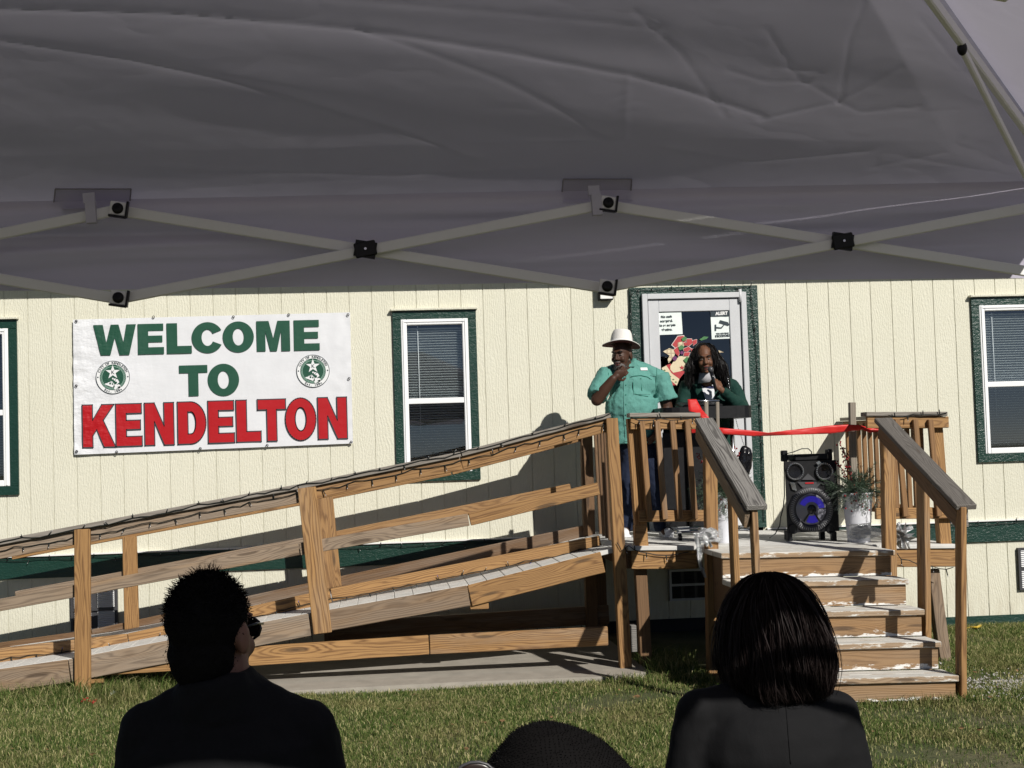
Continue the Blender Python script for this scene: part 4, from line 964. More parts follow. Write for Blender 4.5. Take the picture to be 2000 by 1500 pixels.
for pts in ([(760, 210), (820, 170), (870, 200), (830, 260), (780, 260)], [(700, 380), (760, 340), (815, 370), (790, 420), (720, 440)], [(800, 630), (860, 570), (910, 580), (890, 650), (850, 690)], [(1110, 230), (1200, 170), (1290, 180), (1250, 220), (1150, 250)]): deco('holly_leaf', pts, M['xgreen'], .018)
for cx, cy, r in ((630, 600, 45), (770, 490, 35)): deco('berry', [(cx+r*math.cos(a*.7), cy+r*math.sin(a*.7)) for a in range(9)], M['xpurple'], .02)
deco('star', [(770+(48 if k % 2 == 0 else 22)*math.sin(math.pi*k/5), 780-(48 if k % 2 == 0 else 22)*math.cos(math.pi*k/5)) for k in range(10)], M['xred'], .012)
for cx, cy in ((430, 830), (470, 890), (540, 950), (600, 1010), (650, 1060), (420, 880)): deco('sprig', [(cx-22, cy), (cx, cy-14), (cx+24, cy+4), (cx+2, cy+14)], M['xgreen'], .009)

# ================================================================== LECTERN
LX, LY = at(1382, 800, 11.75).x, 11.75; dz0 = dk(LX)
LEC = thing('lectern', (LX, LY, dz0), 'black wheeled lectern with wide curved shelf behind the railing', 'lectern')
a, b = at(1292, 806, LY-.2), at(1473, 803, LY-.2); zt = (a.z+b.z)/2
mb = MB(); xs_, n_ = [], 24; hw = (b.x-a.x)/2; cx = (a.x+b.x)/2; prof = []
for i in range(n_): t = 2*math.pi*i/n_; s_ = lambda q: math.copysign(abs(q)**.35, q); prof.append((cx+hw*s_(math.cos(t)), LY+.05+.28*s_(math.sin(t))))
mb.add([(x, y_, zt-.055) for x, y_ in prof]+[(x, y_, zt+.045) for x, y_ in prof], [tuple(range(n_)), tuple(range(n_, 2*n_))]+[(i, (i+1) % n_, n_+(i+1) % n_, n_+i) for i in range(n_)]); mb.build('shelf', M['black'], LEC)
block('reading_desk', (cx-.02, LY+.02, zt+.065), (.34, .26, .03), M['black'], LEC, .008, Matrix.Rotation(.12, 4, 'X'))
for xx in (cx-.12, cx+.26): MB().tube([(xx, LY+.05, zt-.05), (xx, LY+.05, dz0+.09)], .018, 10).build('leg', M['chrome'] if xx > cx else M['black'], LEC)
MB().tube([at(1345, 783, LY-.16), at(1405, 783, LY-.16)], .009, 8).build('front_rail', M['chrome'], LEC)
block('modesty_panel', (cx-.16, LY+.09, (zt+dz0)/2-.03), (.34, .02, .80), M['black'], LEC)
for xx in (cx-.30, cx+.30):
    MB().tube([(xx, LY-.32, dz0+.07), (xx*.9+cx*.1, LY+.32, dz0+.08)], .016, 8).build('foot_bar', M['chrome'], LEC)
    for yy in (LY-.32, LY+.3):
        w_ = MB().lathe([(.012, -.014), (.035, -.012), (.035, .012), (.012, .014)], (xx, yy, dz0+.035), 16, Matrix.Rotation(math.pi/2, 3, 'Y')); w_.build('caster', M['blackg'], LEC)
for zz in (.07, .045): MB().tube([(cx-.30, LY-.3+zz, dz0+zz+.03), (cx+.30, LY-.3+zz, dz0+zz+.03)], .011, 8).build('cross_bar', M['chrome'], LEC)
# ================================================================== LOUDSPEAKER
def emis(name, c, s_):
    g = G(name); g.set(Roughness=.3); g.col((.02, .02, .05)); g.b.inputs['Emission Color'].default_value = (*c, 1); g.b.inputs['Emission Strength'].default_value = s_; return g.m
SPY = 11.2; zs = lambda x, y: (1520+x/7.145, 870+y/7.145)
s0 = at(*zs(480, 1345), SPY); sx0, sx1 = at(*zs(85, 700), SPY).x+.012, at(*zs(830, 700), SPY).x; scx = (sx0+sx1)/2; sw = sx1-sx0
sb, stp = dk(scx)+.075, at(*zs(450, 215), SPY).z; szt = at(*zs(450, 140), SPY).z
SPK = thing('party_speaker', (scx, SPY+.15, dk(scx)), 'black portable loudspeaker with blue lit woofer standing on the porch', 'speaker')
mb = MB(); qv = [(sx0, SPY), (sx1, SPY), (sx1+.01, SPY+.12), (sx1+.0, SPY+.30), (sx0+.15, SPY+.30), (sx0+.05, SPY+.12)]
mb.add([(x, y, sb) for x, y in qv]+[(x, y, stp) for x, y in qv], [tuple(range(6)), tuple(range(6, 12))]+[(i, (i+1) % 6, 6+(i+1) % 6, 6+i) for i in range(6)]); mb.build('cabinet', M['black'], SPK)
block('top_deck', (scx+.02, SPY+.14, stp+.028), (sw*.66, .22, .055), M['black'], SPK, .01)
for s_ in (-1, 1): block('handle_post', (scx+s_*(sw/2-.028), SPY+.1, stp+.045), (.045, .06, .09), M['black'], SPK, .006)
rx = Matrix.Rotation(math.pi/2, 3, 'X')
def P_(x, y, d=0.): return at(*zs(x, y), SPY-d)
for px in (228, 635):
    c = P_(px, 362, .0); r = .070
    o = MB().lathe([(r*.0, -.01), (r*.75, -.004), (r*.80, .01), (r*.88, .026), (r, .024), (r*1.03, .0)], c, 32, rx, cap=False).build('tweeter', M['dgrey'], SPK); MB().lathe([(.0, .004), (r*.72, .006)], c+V((0, .0, 0)), 28, rx, cap=False).build('mesh_grille', M['blackg'], o)
    t = MB()
    for k in range(26): a = 2*math.pi*k/26; t.box(c+V((r*.93*math.cos(a), -.027, r*.93*math.sin(a))), (.006, .004, .010), Matrix.Rotation(-a+math.pi/2, 3, 'Y'))
    tag(t.build('tweeter_teeth', M['chrome'], o), kind='stuff')
c = P_(455, 890); r = .178
wo = MB().lathe([(r*.70, -.008), (r*.74, .012), (r*.80, .022), (r, .020), (r*1.02, .0)], c, 56, rx, cap=False).build('woofer', M['dgrey'], SPK)
t = MB()
for k in range(60): a = 2*math.pi*k/60; t.box(c+V((r*.9*math.cos(a), -.024, r*.9*math.sin(a))), (.005, .006, .022), Matrix.Rotation(-a+math.pi/2, 3, 'Y'))
M['teeth'] = plain('grey_teeth', (.22, .22, .23), .3); tag(t.build('woofer_teeth', M['teeth'], wo), kind='stuff')
M['cone'] = plain('woofer_cone', (.16, .16, .19), .22, var=.1); M['led'] = emis('blue_led', (.035, .02, .55), .42)
MB().lathe([(.02, .012), (r*.28, .010), (r*.70, -.006)], c+V((0, -.012, 0)), 48, rx, cap=False).build('cone', M['cone'], wo)
def arc(a0, a1, r0, r1, dy):
    m_ = MB(); n_ = 20; m_.add([(c.x+rr*math.cos(a0+(a1-a0)*i/n_), c.y-dy, c.z+rr*math.sin(a0+(a1-a0)*i/n_)) for rr in (r0, r1) for i in range(n_+1)], [(i, i+1, n_+2+i, n_+1+i) for i in range(n_)], 0, True); return m_
arc(.1, 2.7, r*.34, r*.60, .0225).build('led_ring', M['led'], wo); arc(-2.0, -1.1, r*.30, r*.62, .0225).build('led_ring', M['led'], wo)
MB().ell(c+V((0, -.02, 0)), (.04, .012, .04)).build('dust_cap', M['blackg'], wo)
for px in (207, 730): MB().lathe([(.0, -.02), (.030, -.015), (.031, .012), (.040, .012), (.041, .0)], P_(px, 1165), 28, rx, cap=False).build('bass_port', M['black'], SPK)
for px in (180, 250, 745, 800): q = P_(px, 1300); block('foot', (q.x, SPY+(.05 if px in (180, 800) else .25), dk(q.x)+.038), (.04, .05, .076), M['black'], SPK)
m_ = MB(); tri = lambda pts, d: m_.add([P_(x, y, d) for x, y in pts], [tuple(range(len(pts)))]); tri([(330, 480), (415, 390), (520, 480)], .016); m_.build('front_wedge', M['dgrey'], SPK); m_ = MB(); tri([(270, 510), (610, 510), (540, 590), (340, 590)], .014); m_.build('front_wedge', M['dgrey'], SPK)
m_ = MB(); m_.add([P_(x, y, .017) for x, y in ((165, 512), (232, 520), (262, 635), (195, 615))], [(0, 1, 2, 3)]); m_.build('trim_plate', M['chrome'], SPK); m_ = MB(); m_.add([P_(x, y, .03) for x, y in ((530, 240), (570, 215), (600, 240), (555, 272))], [(0, 1, 2, 3)]); m_.build('trim_plate', M['chrome'], SPK)
m_ = MB(); m_.box(P_(435, 525, .018), (.07, .004, .011)); m_.build('badge', M['bred'], SPK)
# fan blades of the led housing
m_ = MB()
for a in (-2.2, -1.0): MB().box(c+V((r*.42*math.cos(a), -.026, r*.42*math.sin(a))), (r*.5, .003, .012), Matrix.Rotation(-a, 3, 'Y')).build('cone_strut', M['blackg'], wo)
cb = MB(); cb.tube([P_(465, 150, -.1), P_(465, 90, -.1), P_(420, 45, -.1), P_(330, 45, -.1), P_(200, 95, -.08), P_(95, 120, -.05), P_(82, 180, -.05)], .0045, 6)
cb.tube([P_(82, 180, -.1), P_(86, 700, -.2), P_(70, 860, -.2), P_(35, 1000, -.2), P_(20, 1120, -.1), P_(-40, 1230, .0), P_(-120, 1290, .05)], .0045, 6)
cb.build('power_cable', M['wire'], SPK)
# ================================================================== PLANTERS, STAKES, RIBBON, WRAPS
M['pot'] = plain('white_ribbed_pot', (.66, .67, .72), .45, var=.05); M['soild'] = plain('dark_soil', (.02, .015, .012), .9)
M['needle'] = plain('evergreen_needle', (.03, .055, .03), .6, var=.5, sc=40); M['frost'] = plain('dusty_evergreen', (.14, .17, .14), .7, var=.4, sc=40); M['berry'] = plain('red_berry', (.22, .006, .012), .25); M['twig'] = plain('twig', (.05, .03, .02), .8)
def planter(cx, cy, h, r1, label, seed):
    R = random.Random(seed); z0 = dk(cx); o = thing('flower_pot', (cx, cy, z0), label, 'planter', 'white pots of winter greenery on the porch')
    pr = []; n_ = 26
    for i in range(n_+1): t = i/n_; pr.append((r1*(.74+.26*t)+(.0022 if i % 2 else 0), h*t))
    pr += [(r1*1.04, h), (r1*1.04, h+.018), (r1*.95, h+.018), (r1*.93, h-.03)]
    MB().lathe(pr, (cx, cy, z0), 36, cap=False).build('pot', M['pot'], o); MB().lathe([(.0, h-.02), (r1*.95, h-.025)], (cx, cy, z0), 24, cap=False).build('soil', M['soild'], o)
    T0 = V((cx, cy, z0+h))
    for kind in range(2):
        mb = MB()
        for _ in range(120 if kind == 0 else 40):
            a = R.uniform(0, 6.28); el = R.uniform(.2, 1.45) if kind == 0 else R.uniform(-.7, .5); L = R.uniform(.12, .30)
            if kind == 1: a = R.uniform(2.4, 5.3)
            pts = []; p = T0+V((R.uniform(-.05, .05), R.uniform(-.05, .05), -.01)); d = V((math.cos(a)*math.cos(el), math.sin(a)*math.cos(el), math.sin(el)+(.5 if kind else 0))).normalized()
            for k in range(7): pts.append(p.copy()); p = p+d*(L/6); d = (d+V((0, 0, -.16 if kind == 0 else -.36))).normalized()
            mb.tube(pts, [.003*(1-.1*k) for k in range(7)], 3)
            for k in range(1, 7):
                for _n in range(9):
                    q = pts[k-1].lerp(pts[k], R.random()); nd_ = V((R.gauss(0, 1), R.gauss(0, 1), R.gauss(0, 1))).normalized(); nd_ = (nd_+(pts[k]-pts[k-1]).normalized()*.7).normalized(); e = q+nd_*R.uniform(.025, .055); s_ = nd_.orthogonal().normalized()*.0022
                    mb.add([q-s_, q+s_, e], [(0, 1, 2)])
        tag(mb.build('evergreen', M['needle'] if kind == 0 else M['frost'], o), kind='stuff')
    for k in range(6):
        a = R.uniform(1.5, 5.); p = T0.copy(); d = V((math.cos(a)*.35, math.sin(a)*.2, 1)).normalized(); pts = []; L = R.uniform(.28, .46)
        for _k in range(8): pts.append(p.copy()); p = p+d*L/7; d = (d+V((R.gauss(0, .12), R.gauss(0, .1), 0))).normalized()
        br = MB().tube(pts, .003, 4).build('branch', M['twig'], o); mb = MB()
        for q in pts[2:]:
            for _ in range(4): mb.ell(q+V((R.gauss(0, .011), R.gauss(0, .011), R.gauss(0, .011))), (.0075,)*3, None, 8, 5)
        tag(mb.build('berries', M['berry'], br), kind='stuff')
    mb = MB()
    for _ in range(18): mb.ell(T0+V((R.uniform(-.14, .05), -r1*.9-R.uniform(0, .04), R.uniform(-.14, .02))), (.008,)*3, None, 8, 5)
    tag(mb.build('berries', M['berry'], o), kind='stuff'); return o
pR = at(1676, 1010, 11.08); planter(pR.x, 11.08, .375, .118, 'white ribbed pot of dark greenery right of the loudspeaker', 3)
pL = at(1414, 1010, 11.1); planter(pL.x, 11.1, .36, .115, 'white ribbed pot of greenery behind the left stair post', 4)
M['stake'] = wood('stake_wood', (.30, .26, .21), (.13, .105, .08), knots=False)
def stake(x, y0, y1, Y, w_, label):
    a, b = at(x, y0, Y), at(x+4, y1, Y); o = sqpost('wooden_stake', a, b, w_, w_, M['stake'], None); tag(o, label, 'stake', 'stakes holding the red ribbon')
stake(1379, 783, 1020, 11.06, .03, 'thin grey stake left of its twin in front of the lectern'); stake(1401, 785, 1020, 11.1, .026, 'thin grey stake right of its twin in front of the lectern'); stake(1664, 786, 1020, 11.08, .05, 'thick weathered stake rising from the pot beside the loudspeaker')
def ribbonmat():
    g = G('red_satin'); tc = g.n('TexCoord').outputs['Object']; g.col(g.mix(g.noise(tc, 20., 2), (.50, .006, .006), (.62, .014, .010))); g.bump(g.noise(g.vm('MULTIPLY', tc, (8, 8, 60)), 1., 3), .3, .004); g.b.inputs['Sheen Weight'].default_value = .2
    return g.set(Roughness=.5)
M['ribbon'] = ribbonmat()
RIB = thing('red_ribbon', at(1540, 840, 11.0), 'long red satin ribbon strung across the top of the steps', 'ribbon')
def strip(name, rows, par, n_=10):
    mb = MB(); k = len(rows); vs = []
    R_ = []
    for i in range(k-1):
        for t in range(n_):
            f_ = t/n_; R_.append((V(rows[i][0]).lerp(V(rows[i+1][0]), f_), V(rows[i][1]).lerp(V(rows[i+1][1]), f_)))
    R_.append(rows[-1]); m_ = 5
    for idx, (a, b) in enumerate(R_):
        for j in range(m_): q = V(a).lerp(V(b), j/(m_-1)); q.y += -.002*math.sin(math.pi*j/(m_-1))+.006*noise.noise(V((idx*.35, j*.9, 3))); vs.append(q)
    mb.add(vs, [(i*m_+j, i*m_+j+1, (i+1)*m_+j+1, (i+1)*m_+j) for i in range(len(R_)-1) for j in range(m_-1)], 0, True); ob = mb.build(name, M['ribbon'], par)
    md = ob.modifiers.new('thick', 'SOLIDIFY'); md.thickness = .0025; return ob
A_ = lambda x, y, d: at(x, y, d)
strip('span', [(A_(1392, 834, 11.0), A_(1392, 846, 11.0)), (A_(1412, 836, 10.98), A_(1412, 848, 10.98)), (A_(1470, 841, 10.98), A_(1470, 852, 10.99)), (A_(1500, 845, 11.0), A_(1500, 851, 11.03)), (A_(1560, 838, 11.0), A_(1560, 849, 10.99)), (A_(1620, 831, 10.98), A_(1620, 847, 10.99)), (A_(1660, 829, 10.98), A_(1660, 842, 10.99)), (A_(1681, 830, 10.98), A_(1681, 840, 10.99))], RIB)
strip('tail', [(A_(1343, 780, 11.1), A_(1360, 780, 11.1)), (A_(1345, 803, 11.06), A_(1371, 800, 11.05)), (A_(1360, 806, 11.03), A_(1382, 812, 11.0)), (A_(1372, 818, 11.0), A_(1387, 818, 11.0)), (A_(1378, 832, 10.98), A_(1392, 838, 10.98))], RIB)
strip('tail', [(A_(1681, 831, 11.0), A_(1681, 838, 11.0)), (A_(1700, 836, 11.05), A_(1698, 845, 11.05)), (A_(1718, 838, 11.05), A_(1716, 843, 11.05))], RIB)
strip('tail', [(A_(1350, 838, 11.1), A_(1350, 846, 11.1)), (A_(1368, 836, 11.06), A_(1368, 845, 11.06)), (A_(1392, 836, 11.0), A_(1392, 845, 11.0))], RIB)
def foilmat():
    g = G('clear_stretch_wrap'); tc = g.n('TexCoord').outputs['Object']
    g.b.inputs['Base Color'].default_value = (.50, .51, .52, 1); g.b.inputs['Alpha'].default_value = .85; g.bump(g.noise(g.vm('MULTIPLY', tc, (14, 14, 60)), 1., 4, .7), .9, .02); return g.set(Roughness=.16, Metallic=.6)
M['wrap'] = foilmat()
def wrap(label, path, wid, ball, seed):
    R = random.Random(seed); o = thing('plastic_wrap', path[0], label, 'plastic wrap', 'plastic wrap holding the pots')
    mb = MB(); m_ = 9; n_ = 40; vs = []
    for i in range(n_+1):
        t = i/n_*(len(path)-1); k = min(int(t), len(path)-2); c = V(path[k]).lerp(V(path[k+1]), t-k); w_ = wid[k]+(wid[k+1]-wid[k])*(t-k)
        for j in range(m_): vs.append(c+V((0, .02*noise.noise(V((i*.25, j*.8, seed))), w_*(j/(m_-1)-.5))))
    mb.add(vs, [(i*m_+j, i*m_+j+1, (i+1)*m_+j+1, (i+1)*m_+j) for i in range(n_) for j in range(m_-1)], 0, True); mb.build('band', M['wrap'], o)
    if ball:
        c, rr = ball; mb = MB(); mb.ell((0, 0, 0), rr, None, 15, 11); mb.v = [tuple(V(p)*(.62+.9*noise.cell(V(p)*34+V((seed, 0, 0)))) + V(c)) for p in mb.v]; mb.sm = [False]*len(mb.sm); mb.build('bundle', M['wrap'], o)
r_ = .105
pth = [V((pR.x-.10, 11.02, dk(pR.x)+.09)), V((pR.x-.03, 10.965, dk(pR.x)+.09)), V((pR.x+.06, 10.965, dk(pR.x)+.10)), at(1700, 1040, 10.8), at(1722, 1039, 10.6), at(1746, 1036, 10.46)]
wrap('crumpled clear plastic wrap tying the right pot to its stair post', pth, [.12, .12, .12, .09, .05, .06], (at(1762, 1046, 10.5), (.075, .06, .085)), 2)
pth = [at(1412, 1045, 10.98), at(1400, 1044, 10.5), at(1386, 1046, 10.40), at(1370, 1040, 10.40), at(1363, 1036, 10.5)]
wrap('shiny clear plastic wrap wound round the left stair post', pth, [.1, .09, .1, .08, .05], (at(1384, 1052, 10.40), (.07, .03, .06)), 5)
mb = MB(); n_ = 20; vs = []
for i in range(n_+1):
    t = i/n_; c = at(1361+18*t*t+2*math.sin(t*5), 1040+88*t, 10.38+.02*t)
    for j in range(4): vs.append(c+V(((j/3-.5)*.05*(1-.5*t), .01*math.sin(j*2+i*.6), 0)))
mb.add(vs, [(i*4+j, i*4+j+1, (i+1)*4+j+1, (i+1)*4+j) for i in range(n_) for j in range(3)], 0, True); tag(mb.build('plastic_wrap_tail', M['wrap']), 'loose strip of clear plastic hanging from the left stair post', 'plastic wrap')
# ================================================================== STRING LIGHTS
M['bulb'] = plain('bulb_clear', (.5, .5, .5), .15); M['bulbb'] = plain('bulb_blue', (.10, .10, .55), .2)
def lights(path, label, spacing=.16, blen=.032, seed=1, down=.5, blue=0., r=.0034, sagk=.012):
    R = random.Random(seed); o = thing('string_lights', path[0], label, 'string lights', 'christmas light strings'); pts = []
    for a, b in zip(path, path[1:]):
        L = (b-a).length; n_ = max(2, int(L/.06))
        for i in range(n_): t = i/n_; pts.append(a.lerp(b, t)+V((0, -R.uniform(0, .006), R.gauss(0, sagk*.28)-sagk*math.sin(math.pi*((t*L/.45) % 1)))))
    pts.append(path[-1]); MB().tube(pts, r, 4).build('wire', M['wire'], o)
    st = MB(); bl = MB(); acc = 0
    for p, q in zip(pts, pts[1:]):
        acc += (q-p).length
        if acc > spacing:
            acc = R.uniform(-.03, .03); s_ = -1 if R.random() < down else 1; e = p+V((R.gauss(.004, .012), -R.uniform(.004, .018), s_*R.uniform(.7, 1.3)*blen))
            st.tube([p, p.lerp(e, .75)], [.0048, .0042], 4); mi = 1 if R.random() < blue else 0; bl.tube([p.lerp(e, .75), e], [.0035, .0012], 4, mi)
    tag(st.build('socket', M['wire'], o), kind='stuff'); tag(bl.build('bulb', [M['bulb'], M['bulbb']], o), kind='stuff')
cp = [V((p.x, YN-.035, p.z-.004)) for p in capN]; lights(cp, 'string of dark lights along the top edge of the near ramp rail', .17, .03, 1, .05)
cp = [V((p.x, YN-.008, p.z-.062)) for p in capN]; lights(cp, 'string of dark lights stapled under the cap of the near ramp rail', .15, .04, 2, .85, sagk=.016)
cp = [V((p.x, 11.19, p.z-.075)) for p in kerb]; lights(cp, 'string of dark lights with blue bulbs along the ramp kerb', .15, .035, 3, .4, .3)
lights([at(1205, 1060, YN-.06), at(1214, 1074, YN-.06), at(1228, 1066, YN-.06), at(1240, 1075, PYF-.02), at(1262, 1080, PYF-.02), at(1320, 1082, PYF-.02), at(1345, 1078, PYF-.02)], 'string of dark lights hanging on the porch rim left of the steps', .12, .045, 4, .8)
lights([at(1232, 815, PYF-.03), at(1262, 822, PYF-.03), at(1290, 816, PYF-.03), at(1330, 820, PYF-.03), at(1352, 817, PYF-.03), at(1364, 832, PYF-.05)], 'string of dark lights on the left front porch railing', .1, .04, 5, .4)
lights([at(1362, 828, 10.33), at(1380, 860, 10.1), at(1420, 925, 9.6), at(1452, 985, 9.0), at(1460, 1010, 8.95)], 'string of dark lights along the left stair handrail', .09, .04, 6, .9)
lights([at(1735, 812, PYF-.03), at(1760, 814, PYF-.03), at(1785, 808, PYF-.03), at(1820, 809, PYF-.03), at(1850, 806, PYF-.03)], 'string of dark lights on the right front porch railing', .09, .05, 7, .3)
lights([at(1748, 1075, PYF-.06), at(1760, 1092, PYF-.06), at(1790, 1100, PYF-.06), at(1820, 1106, PYF-.06), at(1848, 1112, PYF-.06), at(1862, 1108, PYF-.1)], 'string of dark lights drooping below the right porch rim', .1, .05, 8, .6)
lights([at(1238, 1020, WY-.04), at(1234, 700, WY-.04), at(1232, 566, WY-.04), at(1350, 563, WY-.04), at(1466, 560, WY-.04), at(1478, 700, WY-.04), at(1486, 850, WY-.04), at(1492, 1020, WY-.04)], 'string of dark lights around the green door casing', .11, .04, 9, .5)
cp = [V((x, WY-.04, BT-.02)) for x in (-3.4, -2.6, -1.6, -.4, .5, 1.3, 1.9)]; lights(cp, 'string of dark lights along the green belt trim behind the ramp', .16, .035, 10, .35)
cp = [V((x, WY-.04, BT-.02)) for x in (4.5, 5, 6, 6.6)]; lights(cp, 'string of dark lights along the green belt trim right of the porch', .13, .045, 11, .3)
# ================================================================== LITTER
M['litw'] = plain('white_scrap', (.55, .62, .55), .7); M['litr'] = plain('red_scrap', (.35, .03, .02), .6); M['lity'] = plain('yellow_plastic', (.55, .38, .03), .4)
def scrap(px, py, s_, mat, label, seed, n_=5):
    c = atz(px, py, .04); R = random.Random(seed); mb = MB()
    for _ in range(n_):
        b = V((R.gauss(0, s_), R.gauss(0, s_), R.uniform(0, s_*.6))); p = [b+V((R.uniform(-s_, s_), R.uniform(-s_, s_), R.uniform(-.4*s_, s_*.7))) for _k in range(4)]; mb.add(p, [(0, 1, 2), (0, 2, 3)])
    ob = mb.build('litter', mat, None, Matrix.Translation(c)); md = ob.modifiers.new('t', 'SOLIDIFY'); md.thickness = .002; tag(ob, label, 'litter')
scrap(221, 1356, .022, M['litw'], 'small white paper scrap on the grass near the left ramp post', 1); scrap(162, 1371, .022, M['litr'], 'red torn scrap on the grass below the left ramp post', 2); scrap(184, 1372, .018, M['litr'], 'smaller red scrap on the grass right of the other red scrap', 3)
hz = MB(); hz.tube([atz(1885, 1228, -.03), atz(1898, 1224, -.02), atz(1908, 1226, -.01), atz(1915, 1222, -.01)], [.006, .008, .014, .012], 8); tag(hz.build('yellow_hose_end', M['lity']), 'yellow plastic hose end lying at the wall right of the steps', 'hose')
# ================================================================== PEOPLE
def shape(mb, voxel, it=4, disp=None):
    """weld the shapes of mb into one continuous skin"""
    me = mb.mesh('tmp'); o = bpy.data.objects.new('tmp', me); COL.objects.link(o)
    r = o.modifiers.new('r', 'REMESH'); r.mode = 'VOXEL'; r.voxel_size = voxel
    s_ = o.modifiers.new('s', 'SMOOTH'); s_.factor = .5; s_.iterations = it
    if disp:
        for sz_, st in disp:
            tx = bpy.data.textures.new('folds', 'CLOUDS'); tx.noise_scale = sz_; tx.noise_depth = 2
            d = o.modifiers.new('d', 'DISPLACE'); d.texture = tx; d.texture_coords = 'GLOBAL'; d.strength = st; d.mid_level = .5
    dg = bpy.context.evaluated_depsgraph_get(); out = bpy.data.meshes.new_from_object(o.evaluated_get(dg)); bpy.data.objects.remove(o); bpy.data.meshes.remove(me)
    out.polygons.foreach_set('use_smooth', [True]*len(out.polygons)); return out
def putm(name, me, mat, par): me.materials.clear(); me.materials.append(mat); return link(name, me, par)
def bvh_of(me): return BVHTree.FromPolygons([v.co.copy() for v in me.vertices], [tuple(p.vertices) for p in me.polygons])
def cloth(name, c, rough=.85, bump=.25, sheen=0., bsc=26, fine=420):
    g = G(name); tc = g.n('NewGeometry').outputs['Position']; f = g.noise(tc, 7., 4)
    g.col(g.mix(f, tuple(x*.86 for x in c), tuple(min(1, x*1.12) for x in c))); h = g.ma('ADD', g.noise(g.vm('MULTIPLY', tc, (1, 1, .55)), bsc, 4, .6), g.ma('MULTIPLY', g.noise(tc, fine, 2), .18)); g.bump(h, bump, .02)
    g.b.inputs['Specular IOR Level'].default_value = .25
    if sheen: g.b.inputs['Sheen Weight'].default_value = sheen
    return g.set(Roughness=rough)
def skin(name, c):
    g = G(name); tc = g.n('NewGeometry').outputs['Position']; f = g.noise(tc, 22., 4); g.col(g.mix(f, tuple(x*.75 for x in c), tuple(x*1.2 for x in c))); g.bump(g.noise(tc, 160., 3), .2, .003); g.b.inputs['Specular IOR Level'].default_value = .3; return g.set(Roughness=.55)
def hairmat(name, c, rough=.34, spec=.5):
    g = G(name); ge = g.n('NewGeometry'); r = ge.outputs['Random Per Island']; g.col(g.mix(r, tuple(x*.75 for x in c), tuple(x*1.3 for x in c))); g.b.inputs['Specular IOR Level'].default_value = spec; return g.set(Roughness=rough)
M['skin1'] = skin('brown_skin', (.062, .028, .017)); M['skin2'] = skin('warm_brown_skin', (.14, .064, .036)); M['skin3'] = skin('tan_skin', (.22, .11, .075))
M['teal'] = cloth('teal_shirt', (.11, .30, .26), .75, .8, bsc=13); M['tealdk'] = cloth('teal_seam', (.045, .22, .17), .8); M['jean'] = cloth('dark_jeans', (.012, .018, .04), .85); M['jeanlt'] = cloth('faded_jeans', (.05, .08, .16), .85)
M['suit'] = cloth('green_suit', (.006, .034, .026), .8, .35); M['suitl'] = cloth('green_lapel', (.008, .042, .031), .7, .2); M['knit'] = cloth('white_knit', (.66, .67, .70), .8, .35); M['navy'] = cloth('navy_print', (.02, .025, .07), .8)
M['felt'] = cloth('white_felt', (.68, .66, .63), .85, .15, bsc=60); M['maroon'] = cloth('maroon_lining', (.10, .022, .022), .85)
M['suitb'] = cloth('black_jacket', (.006, .006, .007), .9, .2); M['suitb2'] = cloth('charcoal_blazer', (.0042, .0042, .005), .85, .12); M['shoe'] = plain('white_sneaker', (.72, .73, .75), .5, var=.05); M['shoeb'] = plain('black_shoe', (.01, .01, .01), .3)
M['hairb'] = hairmat('black_hair', (.010, .008, .008), .5, .35); M['hairw'] = hairmat('dark_brown_hair', (.015, .010, .0095), .6, .18); M['hairm'] = hairmat('short_black_hair', (.006, .0055, .0055), .8, .06); M['hairg'] = hairmat('grey_beard', (.13, .12, .115), .6, .2)
M['eyew'] = plain('eye_white', (.22, .19, .17), .4); M['lip'] = plain('lip', (.14, .04, .035), .4); M['dark'] = plain('mouth_dark', (.015, .006, .006), .6); M['lens'] = plain('dark_lens', (.006, .006, .007), .08)
def rotz(a): return Matrix.Rotation(a, 3, 'Z')
def head(mb, c, A, s=1., jaw=1., ears=True):
    c = V(c); e = lambda p, r: mb.ell(c+A@(V(p)*s), tuple(x*s for x in r), A, 20, 14); k = lambda p, r, q, r2: mb.cap(c+A@(V(p)*s), r*s, c+A@(V(q)*s), r2*s)
    e((0, .014, .028), (.076, .096, .096)); e((0, -.024, -.03), (.066, .074, .088)); e((0, -.042, -.085), (.050*jaw, .050, .038)); e((0, -.086, .030), (.052, .018, .013))
    k((0, -.094, .012), .009, (0, -.114, -.026), .0135); e((.014, -.103, -.030), (.010, .011, .009)); e((-.014, -.103, -.030), (.010, .011, .009))
    for s_ in (-1, 1):
        e((s_*.036, -.074, -.032), (.024, .022, .024))
        if ears: e((s_*.079, .012, -.012), (.010, .022, .034))
    e((0, -.096, -.060), (.025, .011, .007)); e((0, -.094, -.075), (.023, .012, .008)); e((0, -.086, -.104), (.022, .02, .017)); k((0, .022, -.08), .055, (0, .035, -.20), .060)
